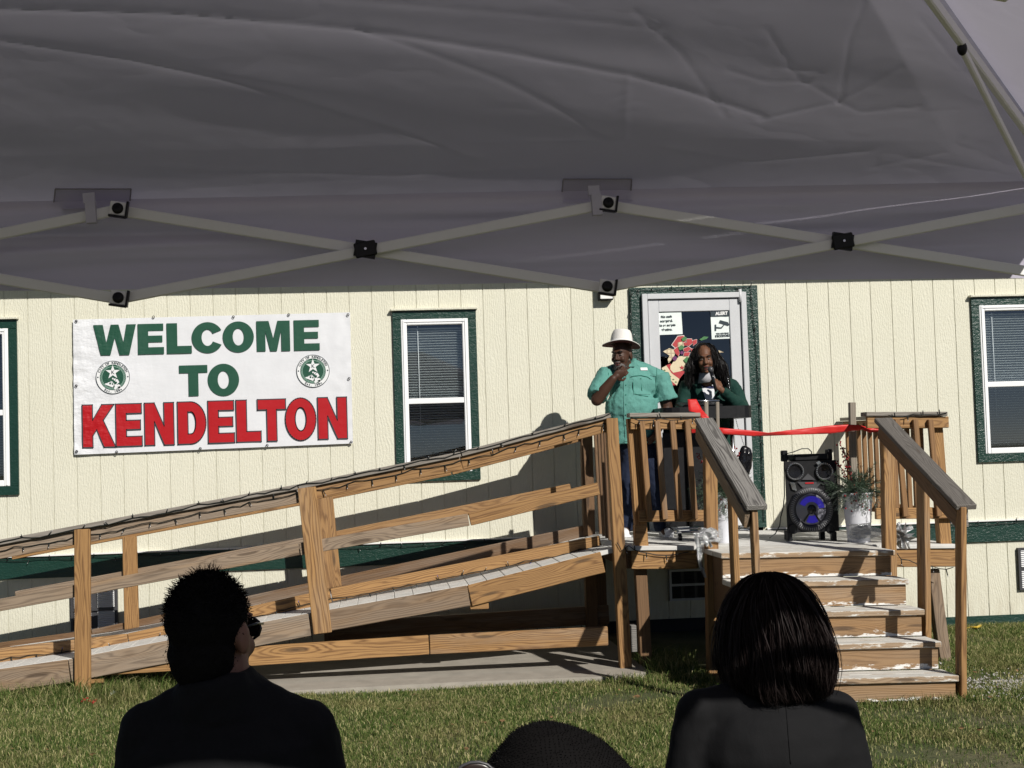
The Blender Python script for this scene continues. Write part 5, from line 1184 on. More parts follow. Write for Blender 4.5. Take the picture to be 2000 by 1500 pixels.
def face(par, c, A, s, lipmat=True, squint=.45, brow=True, openm=0.):
    c = V(c); T_ = lambda p: c+A@(V(p)*s)
    for s_ in (-1, 1):
        o = MB().ell(T_((s_*.031, -.0835, .006)), (.0125*s, .010*s, .0125*s*squint), A, 12, 8).build('eye', M['eyew'], par); MB().ell(T_((s_*.031, -.0925, .005)), (.0060*s, .003*s, .0060*s*max(squint, .5)), A, 10, 6).build('iris', M['dark'], o)
        if brow: MB().tube([T_((s_*.014, -.103, .028)), T_((s_*.032, -.101, .036)), T_((s_*.050, -.090, .031))], [.0045*s, .005*s, .003*s], 6).build('eyebrow', M['hairb'], par)
    if lipmat:
        MB().ell(T_((0, -.105, -.059)), (.023*s, .006*s, .0055*s), A, 14, 8).ell(T_((0, -.104, -.0755-.008*openm)), (.021*s, .007*s, .0065*s), A, 14, 8).build('lips', M['lip'], par)
        MB().ell(T_((0, -.1065, -.0675-.004*openm)), (.018*s, .004*s, (.002+.006*openm)*s), A, 12, 6).build('mouth', M['dark'], par)
def hand(mb, wrist, d, n, side=1, curl=(.5, .8, .7), s=1., spread=.10, thumb=(.6, .35)):
    """palm with four fingers and a thumb; d along the hand, n out of the palm, side +1/-1 where the thumb sits"""
    d = V(d).normalized(); n = V(n); n = (n-d*n.dot(d)).normalized(); t = d.cross(n)*side; w_ = V(wrist)
    A = Matrix((t, d, n)).transposed()
    mb.ell(w_+d*(.050*s), (.043*s, .056*s, .017*s), A, 16, 10); mb.cap(w_-d*.01, .026*s, w_+d*(.03*s), .026*s)
    for k, (off, L) in enumerate(((.033, .92), (.011, 1.), (-.011, .95), (-.032, .78))):
        p = w_+d*(.088*s)+t*(off*s); f = (d+t*(off*spread*20*.1)).normalized(); ang = 0; lens = (.042*L, .028*L, .022*L); r = (.0095, .0088, .0078)
        for j in range(3):
            ang += curl[j]*(1+.12*k); dd = f*math.cos(ang)+n*math.sin(ang); q = p+dd*(lens[j]*s); mb.cap(p, r[j]*s, q, (r[j]-.0008)*s, 10); p = q
    p = w_+d*(.028*s)+t*(.034*s); dd = (d*.65+t*.75+n*.35).normalized(); q = p+dd*(.045*s); mb.cap(p, .0135*s, q, .011*s, 10); d2 = (d*.9+t*(.1)+n*thumb[0]).normalized(); mb.cap(q, .011*s, q+d2*(.034*s), .0088*s, 10)
def strands(name, roots, mat, par, wid=.0016, kind='stuff'):
    """roots: list of point lists"""
    vs, fs = [], []
    for P in roots:
        n_ = len(P); k = len(vs); a = random.uniform(0, 6.28); wv = V((math.cos(a), math.sin(a)*.4, random.uniform(-.3, .3)))
        for i, p in enumerate(P):
            d = (P[min(i+1, n_-1)]-P[max(i-1, 0)]); s_ = d.cross(wv); s_ = s_.normalized() if s_.length > 1e-8 else V((1, 0, 0)); w_ = wid*(1-.75*(i/(n_-1))**2)
            vs.append(p-s_*w_); vs.append(p+s_*w_)
        for i in range(n_-1): fs.append((k+2*i, k+2*i+1, k+2*i+3, k+2*i+2))
    mb = MB(); mb.add(vs, fs, 0, True); me = mb.mesh(name); me.materials.append(mat); o = link(name, me, par)
    if kind: o['kind'] = kind
    return o
def rows_patch(name, rows, bvh, off, mat, par, n_=8, sub=4, dens=None):
    """cloth patch that follows a surface; rows are (y, x0, x1) in photo pixels"""
    R_ = []
    for (a, b) in zip(rows, rows[1:]):
        for t in range(sub): f_ = t/sub; R_.append(tuple(a[k]+(b[k]-a[k])*f_ for k in range(3)))
    R_.append(rows[-1]); vs = []; last = None
    for (y, x0, x1) in R_:
        for i in range(n_+1):
            x = x0+(x1-x0)*i/n_; d = (CR*((x-1000)/FPX)+CU*((750-y)/FPX)+CF).normalized(); h = bvh.ray_cast(CAM, d)
            p = h[0]-d*off if h[0] is not None else (at(x, y, last.y) if last else at(x, y, 12)); last = p; vs.append(p)
    mb = MB(); m_ = n_+1; mb.add(vs, [(j*m_+i, j*m_+i+1, (j+1)*m_+i+1, (j+1)*m_+i) for j in range(len(R_)-1) for i in range(n_)], 0, True); ob = mb.build(name, mat, par); return ob
# ------------------------------------------------------------------ man in the teal shirt
Q = lambda x, y, Y=12.05: at(x, y, Y)
gx_ = Q(1245, 1048).x; MAN = thing('person', (gx_, 12.05, dk(gx_)), 'man in teal short sleeved shirt and white brimmed hat, hand at chin', 'person', 'people on the porch')
hc, hA = Q(1214, 693, 11.98), rotz(math.radians(-34)) @ Matrix.Rotation(.12, 3, 'X')
mb = MB(); head(mb, hc, hA, 1.04, 1.15)
mb.cap(Q(1222, 715, 12.03), .062, Q(1232, 745), .09); mb.ell(Q(1234, 770), (.17, .10, .17)); mb.ell(Q(1238, 840), (.17, .11, .18))
LS, LE, LW = Q(1182, 738, 12.04), Q(1166, 781, 11.86), Q(1197, 740, 11.80)
RS, RE, RW = Q(1290, 740), Q(1303, 798, 12.05), Q(1286, 838, 11.93)
mb.cap(LS, .06, LE, .052); mb.cap(LE, .052, LE.lerp(LW, .45), .049); mb.cap(LE.lerp(LW, .45), .049, LW, .034); mb.cap(RS, .06, RE, .050); mb.cap(RE, .050, RW, .034)
mb.cap(Q(1205, 742), .06, LS, .06); mb.cap(Q(1265, 742), .06, RS, .06)
hand(mb, LW+V((.008, 0, .008)), Q(1226, 722, 11.79)-LW, V((.25, .75, .5)), -1, (.55, 1.0, .8), 1.06)
hand(mb, RW, Q(1268, 868, 11.88)-RW, V((-.7, .5, .1)), 1, (.25, .45, .4), 1.0)
hips = (Q(1232, 890), Q(1268, 890)); kn = (Q(1223, 966, 12.0), Q(1283, 966, 12.02)); an = (Q(1219, 1030, 12.03), Q(1296, 1030, 12.0))
for h_, k_, a_ in zip(hips, kn, an): mb.cap(h_, .085, k_, .062); mb.cap(k_, .062, a_, .05); mb.cap(a_, .045, a_+V((0, -.12, -.05)), .03)
putm('body', shape(mb, .0052, 3), M['skin1'], MAN)
face(MAN, hc, hA, 1.04, True, .25)
b_ = MB(); T_ = lambda p: hc+hA@(V(p)*1.04)
b_.ell(T_((0, -.052, -.090)), (.051*1.12, .056, .036), hA, 20, 12); b_.ell(T_((0, -.100, -.053)), (.030, .011, .009), hA, 14, 8); bm_ = shape(b_, .006, 1, [(.012, .012)]); bd = putm('beard', bm_, M['hairg'], MAN)
st_ = []
for v_ in list(bm_.vertices)[::2]:
    n_ = v_.normal; st_.append([v_.co-n_*.004, v_.co+n_*.006+V((0, 0, -.003)), v_.co+n_*.010+V((random.gauss(0, .002), 0, -.010))])
strands('beard_hair', st_, M['hairg'], bd, .0016)
# shirt
mb = MB(); mb.ell(Q(1234, 752), (.232, .142, .17)); mb.ell(Q(1232, 795, 12.02), (.222, .165, .2)); mb.frust(Q(1233, 780, 12.03), (.228, .165), Q(1237, 866, 12.04), (.222, .155), 28)
for s0, s1, r0 in ((Q(1222, 722), LS, .078), (Q(1240, 722), RS, .078)): mb.cap(s0, .085, s1+V((0, 0, .005)), r0)
mb.frust(LS+V((.015, .01, .035)), (.085, .09), LS.lerp(LE, .88)+V((-.01, -.005, .0)), (.092, .088)); mb.frust(RS+V((-.01, 0, .04)), (.085, .09), RS.lerp(RE, .72)+V((.012, 0, 0)), (.100, .092))
sh = shape(mb, .0075, 5, [(.16, .030), (.05, .014)]); sb_ = bvh_of(sh); shirt = putm('shirt', sh, M['teal'], MAN)
rows_patch('collar', [(700, 1236, 1243), (708, 1231, 1244), (716, 1228, 1240)], sb_, .016, M['teal'], shirt, 5, 3); rows_patch('collar', [(712, 1200, 1206), (720, 1204, 1216), (727, 1210, 1220)], sb_, .014, M['teal'], shirt, 5, 3)
rows_patch('placket', [(728, 1218, 1226), (770, 1218, 1227), (820, 1219, 1228), (862, 1221, 1230)], sb_, .006, M['teal'], shirt, 3, 6)
mb = MB()
for y in (734, 752, 771, 790, 810, 830):
    d = (CR*((1222.5-1000)/FPX)+CU*((750-y)/FPX)+CF).normalized(); h = sb_.ray_cast(CAM, d)
    if h[0] is not None: MB().ell(h[0]-d*.009, (.006, .003, .006), None, 10, 6).build('button', M['tealdk'], shirt)
pk = rows_patch('pocket', [(741, 1240, 1272), (746, 1236, 1277), (758, 1236, 1276), (770, 1238, 1270)], sb_, .007, M['teal'], shirt, 8, 4)
def outline(pts, off, r, par):
    L = []
    for (x, y) in pts:
        d = (CR*((x-1000)/FPX)+CU*((750-y)/FPX)+CF).normalized(); h = sb_.ray_cast(CAM, d); L.append(h[0]-d*off if h[0] is not None else at(x, y, 11.88))
    MB().tube(L, r, 5).build('seam', M['tealdk'], par)
outline([(1232, 736), (1240, 734), (1252, 733), (1265, 736), (1273, 742)], .008, .003, shirt); outline([(1237, 747), (1237, 762), (1240, 769), (1252, 772), (1266, 774)], .008, .0026, shirt); outline([(1252, 738), (1253, 755), (1254, 764)], .007, .0024, shirt)
outline([(1283, 718), (1282, 735), (1281, 752), (1284, 768)], .004, .0024, shirt); outline([(1189, 728), (1187, 742), (1182, 756)], .004, .0024, shirt)
rows_patch('chest_tag', [(718, 1251, 1264), (723, 1251.5, 1265)], sb_, .008, M['white'], shirt, 3, 2)
# jeans, shoes
mb = MB(); mb.ell(Q(1248, 880), (.185, .135, .12))
for i, (h_, k_, a_) in enumerate(zip(hips, kn, an)): mb.cap(h_, .105, k_, .082); mb.frust(k_+V((0, 0, .06)), (.084, .088), a_+V((0, 0, -.025)), (.075, .088))
putm('jeans', shape(mb, .008, 4, [(.10, .03)]), M['jean'], MAN)
for a_, sx in zip(an, (-1, 1)):
    mb = MB(); g0_ = V((a_.x, a_.y, dk(a_.x)+.045)); mb.ell(g0_+V((0, .01, .025)), (.043, .06, .06)); mb.cap(g0_+V((0, .03, 0)), .043, g0_+V((sx*.02, -.15, -.008)), .038); mb.box(g0_+V((sx*.01, -.06, -.035)), (.082, .25, .018)); putm('sneaker', shape(mb, .006, 3), M['shoe'], MAN)
# hat
hb = Q(1213.5, 672, 11.98); hA2 = Matrix.Rotation(.10, 3, 'Y') @ Matrix.Rotation(-.09, 3, 'X')
mb = MB(); n_ = 48; rings = []
def ring_(r, z, el=1.12, curl=0.): return [hb+hA2@V((r*math.cos(2*math.pi*i/n_), r*el*math.sin(2*math.pi*i/n_), z+curl*math.cos(2*math.pi*i/n_)**2-curl*.5*max(0, -math.sin(2*math.pi*i/n_))**2)) for i in range(n_)]
top = [ring_(.164, -.004, 1.1, -.020), ring_(.163, .001, 1.1, -.020), ring_(.125, .002, 1.1, -.008), ring_(.096, .004), ring_(.0945, .030), ring_(.091, .060), ring_(.083, .092), ring_(.070, .118), ring_(.050, .124), ring_(.024, .112), ring_(.001, .106)]
und = [ring_(.164, -.0045, 1.1, -.020), ring_(.125, -.004, 1.1, -.008), ring_(.090, -.004)]
k = 0
for R_, mi in ((top, 0), (und, 1)):
    k = len(mb.v); mb.v += [tuple(p) for r in R_ for p in r]
    for j in range(len(R_)-1):
        for i in range(n_): mb.f.append((k+j*n_+i, k+j*n_+(i+1) % n_, k+(j+1)*n_+(i+1) % n_, k+(j+1)*n_+i)); mb.m.append(mi); mb.sm.append(True)
hat = mb.build('hat', [M['felt'], M['maroon']], MAN)
bd_ = MB(); A1, A2 = ring_(.0965, .006), ring_(.0952, .030); bd_.add(A1+A2, [(i, (i+1) % n_, n_+(i+1) % n_, n_+i) for i in range(n_)], 0, True); bd_.build('hat_band', M['white'], hat)
# ------------------------------------------------------------------ woman at the lectern
QW = lambda x, y, Y=12.15: at(x, y, Y)
gx_ = QW(1388, 1050).x; WOM = thing('person', (gx_, 12.15, dk(gx_)), 'woman in dark green blazer speaking into a microphone behind the lectern', 'person', 'people on the porch')
wc, wA = QW(1376.5, 700.5, 12.02), rotz(math.radians(-10)) @ Matrix.Rotation(.16, 3, 'X') @ Matrix.Rotation(-.07, 3, 'Y')
mb = MB(); head(mb, wc, wA, .98, .95)
mb.cap(QW(1378, 728, 12.1), .055, QW(1384, 760), .08); mb.ell(QW(1386, 780), (.15, .09, .15)); mb.ell(QW(1388, 870), (.15, .10, .2))
S1, E1, W1 = QW(1341, 757), QW(1330, 806, 12.1), QW(1352, 822, 11.93); S2, E2, W2 = QW(1430, 754), QW(1450, 796, 12.02), QW(1409, 762, 11.88)
for a, b, c in ((S1, E1, W1), (S2, E2, W2)): mb.cap(a, .05, b, .042); mb.cap(b, .042, c, .028)
mb.cap(QW(1365, 757), .05, S1, .05); mb.cap(QW(1405, 755), .05, S2, .05)
mic0, mic1 = QW(1386.5, 716, 11.87), QW(1397, 758, 11.84)
hand(mb, W2, QW(1391, 737, 11.865)-W2, V((-.55, .72, -.25)), -1, (.75, 1.05, .8), .98, thumb=(1.1, .3))
hand(mb, W1, V((.6, -.6, -.25)), V((0, 0, -1)), 1, (.15, .25, .2), .95)
for hx, fx in ((1372, 1366), (1404, 1412)): mb.cap(QW(hx, 890), .08, QW((hx+fx)/2, 970), .055); mb.cap(QW((hx+fx)/2, 970), .055, QW(fx, 1035), .04); mb.cap(QW(fx, 1035), .035, QW(fx, 1046, 12.03), .025)
putm('body', shape(mb, .0052, 3), M['skin2'], WOM); face(WOM, wc, wA, .98, True, .35, True, .9)
mb = MB(); mb.ell(QW(1386, 778), (.178, .125, .15)); mb.frust(QW(1386, 775), (.185, .13), QW(1388, 905), (.215, .15), 28)
for s0, s1 in ((QW(1372, 742), S1), (QW(1398, 740), S2)): mb.cap(s0, .070, s1, .066)
mb.cap(S1, .068, E1, .062); mb.cap(E1, .062, E1.lerp(W1, .9), .046); mb.cap(S2, .070, E2, .066); mb.cap(E2, .066, E2.lerp(W2, .86), .044)
bz = shape(mb, .0075, 4, [(.12, .026), (.04, .008)]); bb_ = bvh_of(bz); blz = putm('blazer', bz, M['suit'], WOM)
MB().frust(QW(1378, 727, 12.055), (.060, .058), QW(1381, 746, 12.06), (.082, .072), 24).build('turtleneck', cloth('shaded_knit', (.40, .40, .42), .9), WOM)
tn = rows_patch('knit_top', [(728, 1366, 1390), (736, 1364, 1395), (750, 1366, 1397), (765, 1371, 1398), (784, 1378, 1395), (792, 1381, 1391)], bb_, .009, M['knit'], WOM, 10, 5)
rows_patch('navy_print', [(747, 1366, 1369), (750, 1366, 1380), (753, 1368, 1392), (757, 1376, 1396), (759, 1386, 1395)], bb_, .0115, M['navy'], WOM, 8, 4)
rows_patch('lapel', [(730, 1353, 1366), (745, 1350, 1368), (765, 1356, 1373), (786, 1370, 1380)], bb_, .014, M['suitl'], blz, 6, 5); rows_patch('lapel', [(736, 1394, 1403), (755, 1396, 1408), (775, 1396, 1405), (788, 1392, 1398)], bb_, .014, M['suitl'], blz, 6, 5)
mb = MB(); mb.ell(QW(1388, 900), (.20, .14, .13))
for hx, fx in ((1372, 1366), (1404, 1412)): mb.cap(QW(hx, 900), .105, QW((hx+fx)/2, 970), .085); mb.frust(QW((hx+fx)/2, 960), (.085, .09), QW(fx, 1040), (.085, .09))
putm('trousers', shape(mb, .009, 4, [(.10, .02)]), M['suit'], WOM)
for fx in (1366, 1412):
    q = QW(fx, 1046); q.z = dk(q.x)+.035; mb = MB(); mb.cap(q+V((0, .04, 0)), .034, q+V((0, -.14, -.01)), .026); putm('shoe', shape(mb, .007, 2), M['shoeb'], WOM)
# her hair: cap plus loose waves past the shoulders
mb = MB(); mb.ell(wc+V((.006, .036, .026)), (.108, .104, .116)); mb.ell(wc+V((.012, .085, -.06)), (.13, .07, .14))
for sx, yy, r0, r1 in ((-1, 704, .036, .050), (1, 700, .044, .052)):
    x0 = 1358 if sx < 0 else 1396; x1 = 1347 if sx < 0 else 1415
    mb.cap(QW(x0, 697, 12.08), r0+.004, QW((x0+x1)/2+sx*2, 715, 12.06), r1); mb.cap(QW((x0+x1)/2+sx*2, 715, 12.06), r1, QW(x1, 741, 12.08), r1*.85)
hm_ = shape(mb, .007, 3, [(.07, .012)]); hr_ = putm('hair', hm_, M['hairb'], WOM)
st_ = []
for v_ in random.sample(list(hm_.vertices), min(5200, len(hm_.vertices))):
    p, n_ = v_.co.copy(), v_.normal.copy(); dn = V((0, 0, -1)); dn = (dn-n_*dn.dot(n_)); dn = dn.normalized() if dn.length > .05 else V((random.uniform(-1, 1), .3, -.2)).normalized(); P = []; a = random.uniform(0, 6); d_ = dn+n_*.15
    for i in range(6): P.append(p+n_*.001); p = p+d_.normalized()*.014+V((math.cos(a+i*.9), math.sin(a+i*.9), 0))*.0018; d_ = d_*.8+V((0, 0, -.25))
    st_.append(P)
strands('hair_strands', st_, M['hairb'], hr_, .0011)
# microphone
MIC = thing('microphone', mic0, 'black handheld microphone in the hand of the woman in green', 'microphone'); dm = (mic1-mic0).normalized()
MB().tube([mic0, mic0+dm*.012, mic0+dm*.03, mic0+dm*.052], [.012, .022, .025, .018], 14).build('grille', M['dgrey'], MIC); MB().tube([mic0+dm*.05, mic0+dm*.10, mic1+dm*.03], [.017, .0145, .012], 14).build('handle', M['blackg'], MIC)
# shoulder bag
hbp = at(1457, 898, 12.0); BAG = thing('handbag', (hbp.x, 12.0, hbp.z-.13), 'small black shoulder bag on a chain beside the woman in green', 'handbag')
mb = MB(); mb.ell(hbp+V((-.008, 0, -.01)), (.062, .04, .135)); mb.ell(hbp+V((.015, 0, .02)), (.045, .045, .09)); putm('bag_body', shape(mb, .008, 3, [(.05, .015)]), M['blackg'], BAG)
ch = MB(); A0, A1 = at(1418, 726, 12.06), hbp+V((-.01, 0, .12))
pth = [A0, at(1424, 752, 12.0), at(1430, 790, 11.97), at(1440, 830, 11.97), A1]
for a, b in zip(pth, pth[1:]):
    n_ = int((b-a).length/.014)
    for i in range(n_): c = a.lerp(b, i/n_); ch.ell(c, (.0045, .004, .007), Matrix.Rotation(i*1.57, 3, 'Z'), 6, 5)
tag(ch.build('chain_strap', M['chrome'], BAG), kind='stuff')
# ------------------------------------------------------------------ audience (seen from behind, seated)
def seated(mb, c, hip_z, knee_d=.45, r=.085, lean=0.):
    for s_ in (-1, 1):
        h_ = V((c.x+s_*.1, c.y, hip_z)); k_ = V((c.x+s_*.13, c.y+knee_d, hip_z+.02)); a_ = V((c.x+s_*.13, c.y+knee_d-.02, .09)); mb.cap(h_, r, k_, r*.72); mb.cap(k_, r*.72, a_, r*.5); mb.cap(a_+V((0, -.03, -.045)), .04, a_+V((0, .15, -.05)), .034)
QA = lambda x, y, Y=3.1: at(x, y, Y)
# man with short hair
c0 = QA(440, 1500); A1P = thing('person', (c0.x, 3.1, 0), 'seated man in black jacket with short dark hair and glasses, seen from behind at left', 'person', 'seated audience')
hc, hA = QA(414, 1236), rotz(math.radians(158)) @ Matrix.Rotation(.05, 3, 'X')
mb = MB(); head(mb, hc, hA, 1.04, 1.05); mb.cap(QA(432, 1310), .062, QA(440, 1420, 3.12), .06); mb.ell(QA(440, 1510), (.16, .09, .14)); mb.ell(V((c0.x, 3.1, .72)), (.17, .12, .25))
sl, sr = QA(288, 1440), QA(596, 1424)
for s_, x in ((sl, -1), (sr, 1)):
    e_ = V((s_.x+x*.05, 3.12, .86)); w_ = V((s_.x-x*.06, 3.36, .66)); mb.cap(QA(440+x*50, 1470), .04, s_+V((0, 0, -.015)), .035); mb.cap(s_+V((0, 0, -.015)), .035, e_, .035); mb.cap(e_, .035, w_, .030); hand(mb, w_, V((-x*.3, .8, -.2)), V((0, 0, -1)), x, (.2, .3, .3))
seated(mb, V((c0.x, 3.14, 0)), .52); putm('body', shape(mb, .0075, 3), M['skin3'], A1P)
mb = MB()
mb.cap(QA(405, 1385), .075, QA(292, 1432), .058); mb.cap(QA(475, 1375), .075, QA(596, 1420), .058); mb.ell(QA(440, 1500), (.225, .135, .17)); mb.frust(QA(440, 1450), (.215, .13), V((c0.x, 3.1, .50)), (.21, .15), 28)
for s_, x in ((sl, -1), (sr, 1)):
    e_ = V((s_.x+x*.05, 3.12, .86)); w_ = V((s_.x-x*.06, 3.36, .66)); mb.cap(s_, .068, e_, .062); mb.cap(e_, .062, e_.lerp(w_, .92), .045)
mb.frust(QA(422, 1312, 3.085), (.078, .090), QA(434, 1392, 3.09), (.118, .10), 28)
putm('jacket', shape(mb, .0075, 4, [(.16, .028), (.05, .007)]), M['suitb'], A1P)
mb = MB(); seated(mb, V((c0.x, 3.14, 0)), .52, r=.105); putm('trousers', shape(mb, .012, 3), M['suitb'], A1P)
# short hair: skull cap with strands standing up and back
mb = MB(); T_ = lambda p: hc+hA@(V(p)*1.04)
mb.ell(T_((0, .022, .030)), (.0845, .097, .0985), hA, 28, 20); mb.ell(T_((0, .042, -.040)), (.071, .064, .076), hA, 24, 16); hm_ = shape(mb, .006, 2, [(.03, .010)]); hr_ = putm('hair', hm_, M['hairm'], A1P)
st_ = []
for v_ in list(hm_.vertices):
    n_ = v_.normal; t = (v_.co.z-hc.z)/.13; reps = 2 if t > .15 else 1
    for _ in range(reps):
        L = (.004+.017*max(0, t-.15))*random.uniform(.3, 1.5); d = (n_*.5+V((random.gauss(0, .45), random.gauss(0, .4)-.7, .15*max(0, t)+random.gauss(0, .25)))).normalized() if t > .1 else (n_*.35+V((random.gauss(0, .2), 0, -1))).normalized()
        p = v_.co+V((random.gauss(0, .003), random.gauss(0, .003), 0)); P = []
        for i in range(4): P.append(p.copy()); p = p+d*(L/3); d = (d+V((random.gauss(0, .28), random.gauss(0, .28), random.gauss(0, .22)))).normalized()
        st_.append(P)
strands('hair_strands', st_, M['hairm'], hr_, .0010)
gl = MB()
for s_ in (-1, 1):
    gl.tube([T_((s_*.078, .02, .012)), T_((s_*.078, -.05, .016)), T_((s_*.066, -.098, .012))], .0028, 6)
    gl.tube([T_((s_*.033+.030*math.cos(a*.6283), -.106+.012*abs(math.cos(a*.6283)), .002+.023*math.sin(a*.6283))) for a in range(11)], .0032, 6)
gl.tube([T_((-.012, -.112, .008)), T_((.012, -.112, .008))], .003, 6); go = gl.build('glasses', M['blackg'], A1P)
for s_ in (-1, 1): MB().ell(T_((s_*.034, -.106, .002)), (.028, .004, .020), hA @ rotz(s_*.25), 16, 8).build('lens', M['lens'], go)
# woman with bob
c1 = QA(1512, 1500); A2P = thing('person', (c1.x, 3.1, 0), 'seated woman in charcoal blazer with dark bobbed hair, seen from behind at right', 'person', 'seated audience')
wc = QA(1506, 1250, 3.12); wA = rotz(math.radians(178))
mb = MB(); head(mb, wc, wA, .98, .95); mb.cap(QA(1510, 1310), .050, QA(1512, 1410, 3.12), .055); mb.ell(QA(1512, 1490), (.14, .08, .13)); mb.ell(V((c1.x, 3.1, .72)), (.15, .11, .25))
sl, sr = QA(1362, 1392), QA(1634, 1396)
for s_, x in ((sl, -1), (sr, 1)):
    e_ = V((s_.x+x*.045, 3.12, .86)); w_ = V((s_.x-x*.05, 3.36, .66)); mb.cap(QA(1512+x*50, 1440), .035, s_+V((0, 0, -.015)), .028); mb.cap(s_+V((0, 0, -.015)), .028, e_, .03); mb.cap(e_, .03, w_, .026); hand(mb, w_, V((-x*.3, .8, -.2)), V((0, 0, -1)), x, (.2, .3, .3), .9)
seated(mb, V((c1.x, 3.14, 0)), .52, r=.08); putm('body', shape(mb, .0075, 3), M['skin3'], A2P)
mb = MB(); mb.cap(QA(1475, 1378), .062, QA(1366, 1388), .044); mb.cap(QA(1545, 1378), .062, QA(1632, 1392), .044); mb.ell(QA(1512, 1470), (.185, .115, .15)); mb.frust(QA(1512, 1410), (.175, .10), V((c1.x, 3.1, .50)), (.19, .14), 28); mb.cap(QA(1500, 1362), .07, QA(1524, 1362), .07)
for s_, x in ((sl, -1), (sr, 1)):
    e_ = V((s_.x+x*.045, 3.12, .86)); w_ = V((s_.x-x*.05, 3.36, .66)); mb.cap(s_, .052, e_, .054); mb.cap(e_, .054, e_.lerp(w_, .92), .042)
bz2 = shape(mb, .0075, 4, [(.18, .018), (.05, .004)]); jk = putm('blazer', bz2, M['suitb2'], A2P); j_b = bvh_of(bz2)
L = []
for y in range(1372, 1500, 8):
    x = 1535+(y-1372)*.08; d = (CR*((x-1000)/FPX)+CU*((750-y)/FPX)+CF).normalized(); h = j_b.ray_cast(CAM, d); L.append(h[0]-d*.0005 if h[0] else QA(x, y, 2.97))
MB().tube(L, .0016, 5).build('back_seam', M['suitb'], jk)
mb = MB(); seated(mb, V((c1.x, 3.14, 0)), .52, r=.1); putm('trousers', shape(mb, .012, 3), M['suitb'], A2P)
PR = [(1117, 1500, .0), (1122, 1500, .026), (1134, 1502, .054), (1160, 1505, .084), (1200, 1508, .106), (1245, 1512, .118), (1290, 1515, .122), (1325, 1519, .117), (1350, 1524, .106), (1366, 1530, .090)]
def prof(t):
    f_ = t*(len(PR)-1); i = min(int(f_), len(PR)-2); f_ -= i; return [PR[i][k]+(PR[i+1][k]-PR[i][k])*f_ for k in range(3)]
def hpt(t, ph, o_=0.):
    y, x, r = prof(t); r *= 1+.075*noise.noise(V((math.cos(ph)*1.6, math.sin(ph)*1.6, t*3.2+5)))*min(1, t*3); c = QA(x, y, 3.115); return c+V(((r+o_)*math.cos(ph), (r*.98+o_)*math.sin(ph), 0))
mb = MB(); n_, m_ = 40, 30; vs = [hpt(j/m_, 2*math.pi*i/n_, -.006) for j in range(m_+1) for i in range(n_)]
mb.add(vs, [(j*n_+i, j*n_+(i+1) % n_, (j+1)*n_+(i+1) % n_, (j+1)*n_+i) for j in range(m_) for i in range(n_)]+[tuple(m_*n_+i for i in range(n_))], 0, True); mb.v = [tuple(V(p)+V((0, 0, .012*noise.noise(V(p)*14)))) for p in mb.v]
hr_ = mb.build('hair', M['hairw'], A2P); st_ = []
for q in range(9000):
    ph = random.uniform(math.pi*.85, math.pi*2.15) if q % 5 else random.uniform(0, 2*math.pi); t0 = random.random()**1.3*.45; t1 = min(1.02+.07*noise.noise(V((ph*5, 1, 2)))+random.uniform(-.03, .04), t0+random.uniform(.35, .75)); P = []; wv = random.uniform(0, 6); o0 = random.uniform(-.004, .006)+(.010 if random.random() < .04 else 0); sw = random.gauss(.10, .10)
    lock = .014*noise.noise(V((ph*5, 3, 1)))
    for i in range(8):
        t = t0+(t1-t0)*i/7; pp = ph+sw*(t-.2)*1.6+.07*math.sin(wv+t*6)*t+.26*noise.noise(V((ph*4, t*2.6, 9)))*(.3+t); o_ = o0+lock*t+.020*noise.noise(V((ph*5+t*2, t*3, 4)))*t
        if t > .9: o_ -= (t-.9)*.12
        p = hpt(min(t, 1.), pp, o_); p.z -= max(0, t-1)*.2+.014*noise.noise(V((ph*7, 2, 8)))*max(0, t-.6)*2; P.append(p)
    st_.append(P)
strands('hair_strands', st_, M['hairw'], hr_, .0010)
st_ = []
for _ in range(60):
    ph = random.uniform(math.pi, 2*math.pi) if random.random() < .5 else random.choice((math.pi, 2*math.pi))+random.gauss(0, .2); t0 = random.uniform(0, .6); P = []
    for i in range(6): t = min(1, t0+i*.07); P.append(hpt(t, ph+.05*i, .004+.0035*i*random.uniform(.5, 1.2)))
    st_.append(P)
strands('flyaway_hair', st_, M['hairw'], hr_, .0007)
# third listener, only the top of a head shows
Q3 = lambda x, y, Y=2.5: at(x, y, Y)
c2 = Q3(1075, 1500); A3P = thing('person', (c2.x, 2.5, 0), 'listener with rounded black curly hair, only the crown showing at bottom centre', 'person', 'seated audience')
hc = Q3(1078, 1560, 2.5); hA = rotz(math.radians(242)); mb = MB(); head(mb, hc, hA, 1.0); mb.cap(hc+V((0, 0, -.08)), .055, hc+V((.02, 0, -.24)), .08); sc_ = hc+V((.02, 0, -.26)); mb.ell(sc_+V((0, 0, -.12)), (.16, .1, .18)); mb.ell(V((sc_.x, 2.5, .62)), (.16, .11, .2))
for x in (-1, 1):
    s_ = sc_+V((x*.17, 0, -.02)); e_ = V((s_.x+x*.04, 2.52, .66)); w_ = V((s_.x-x*.05, 2.76, .58)); mb.cap(sc_, .06, s_, .05); mb.cap(s_, .048, e_, .04); mb.cap(e_, .04, w_, .03); hand(mb, w_, V((-x*.3, .8, -.2)), V((0, 0, -1)), x, (.2, .3, .3), .9)
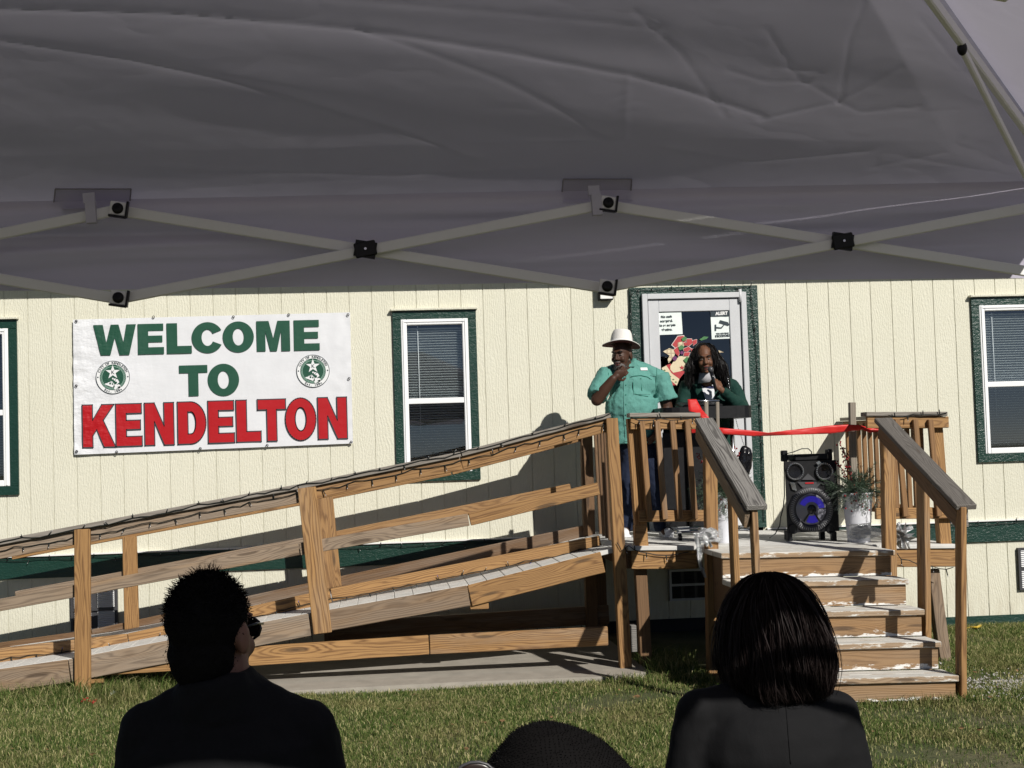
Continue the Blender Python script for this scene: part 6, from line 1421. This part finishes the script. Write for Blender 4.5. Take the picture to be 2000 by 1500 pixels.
seated(mb, V((sc_.x, 2.54, 0)), .45); putm('body', shape(mb, .008, 3), M['skin1'], A3P)
mb = MB(); mb.ell(sc_+V((0, 0, -.16)), (.20, .125, .19)); mb.frust(sc_+V((0, 0, -.12)), (.20, .12), V((sc_.x, 2.5, .44)), (.2, .14), 26)
for x in (-1, 1):
    s_ = sc_+V((x*.17, 0, -.03)); e_ = V((s_.x+x*.04, 2.52, .66)); w_ = V((s_.x-x*.05, 2.76, .58)); mb.cap(sc_+V((0, 0, -.03)), .065, s_, .055); mb.cap(s_, .055, e_, .054); mb.cap(e_, .054, e_.lerp(w_, .9), .042)
putm('jacket', shape(mb, .009, 4, [(.15, .02)]), M['suitb'], A3P)
mb = MB(); seated(mb, V((sc_.x, 2.54, 0)), .45, r=.1); putm('trousers', shape(mb, .012, 3), M['suitb'], A3P)
mb = MB(); mb.ell(Q3(1083, 1552), (.138, .135, .118)); mb.ell(Q3(1066, 1478), (.085, .09, .060)); mb.ell(Q3(1120, 1560), (.12, .12, .10)); hm_ = shape(mb, .008, 6, [(.06, .006)]); hr_ = putm('hair', hm_, M['hairm'], A3P); st_ = []
for v_ in list(hm_.vertices):
    for _ in range(2):
        p = v_.co.copy(); d = (v_.normal+V((random.gauss(0, .5), random.gauss(0, .5), random.gauss(0, .5)))).normalized(); P = []
        for i in range(3): P.append(p.copy()); p = p+d*.0020; d = (d+V((random.gauss(0, .6), random.gauss(0, .6), random.gauss(0, .6)))).normalized()
        st_.append(P)
strands('hair_strands', st_, M['hairm'], hr_, .0008)
gl = MB(); g0_ = Q3(928, 1516, 2.44); gl.tube([g0_+V((.034*math.cos(a*.4488), 0, .024*math.sin(a*.4488))) for a in range(15)], .0028, 6); gl.tube([g0_+V((.03, .0, .012)), hc+V((-.06, -.06, .03))], .0026, 6); go = gl.build('glasses', M['dgrey'], A3P)
M['amber'] = plain('amber_lens', (.018, .008, .004), .3); MB().ell(g0_, (.032, .003, .022)).build('lens', M['amber'], go)
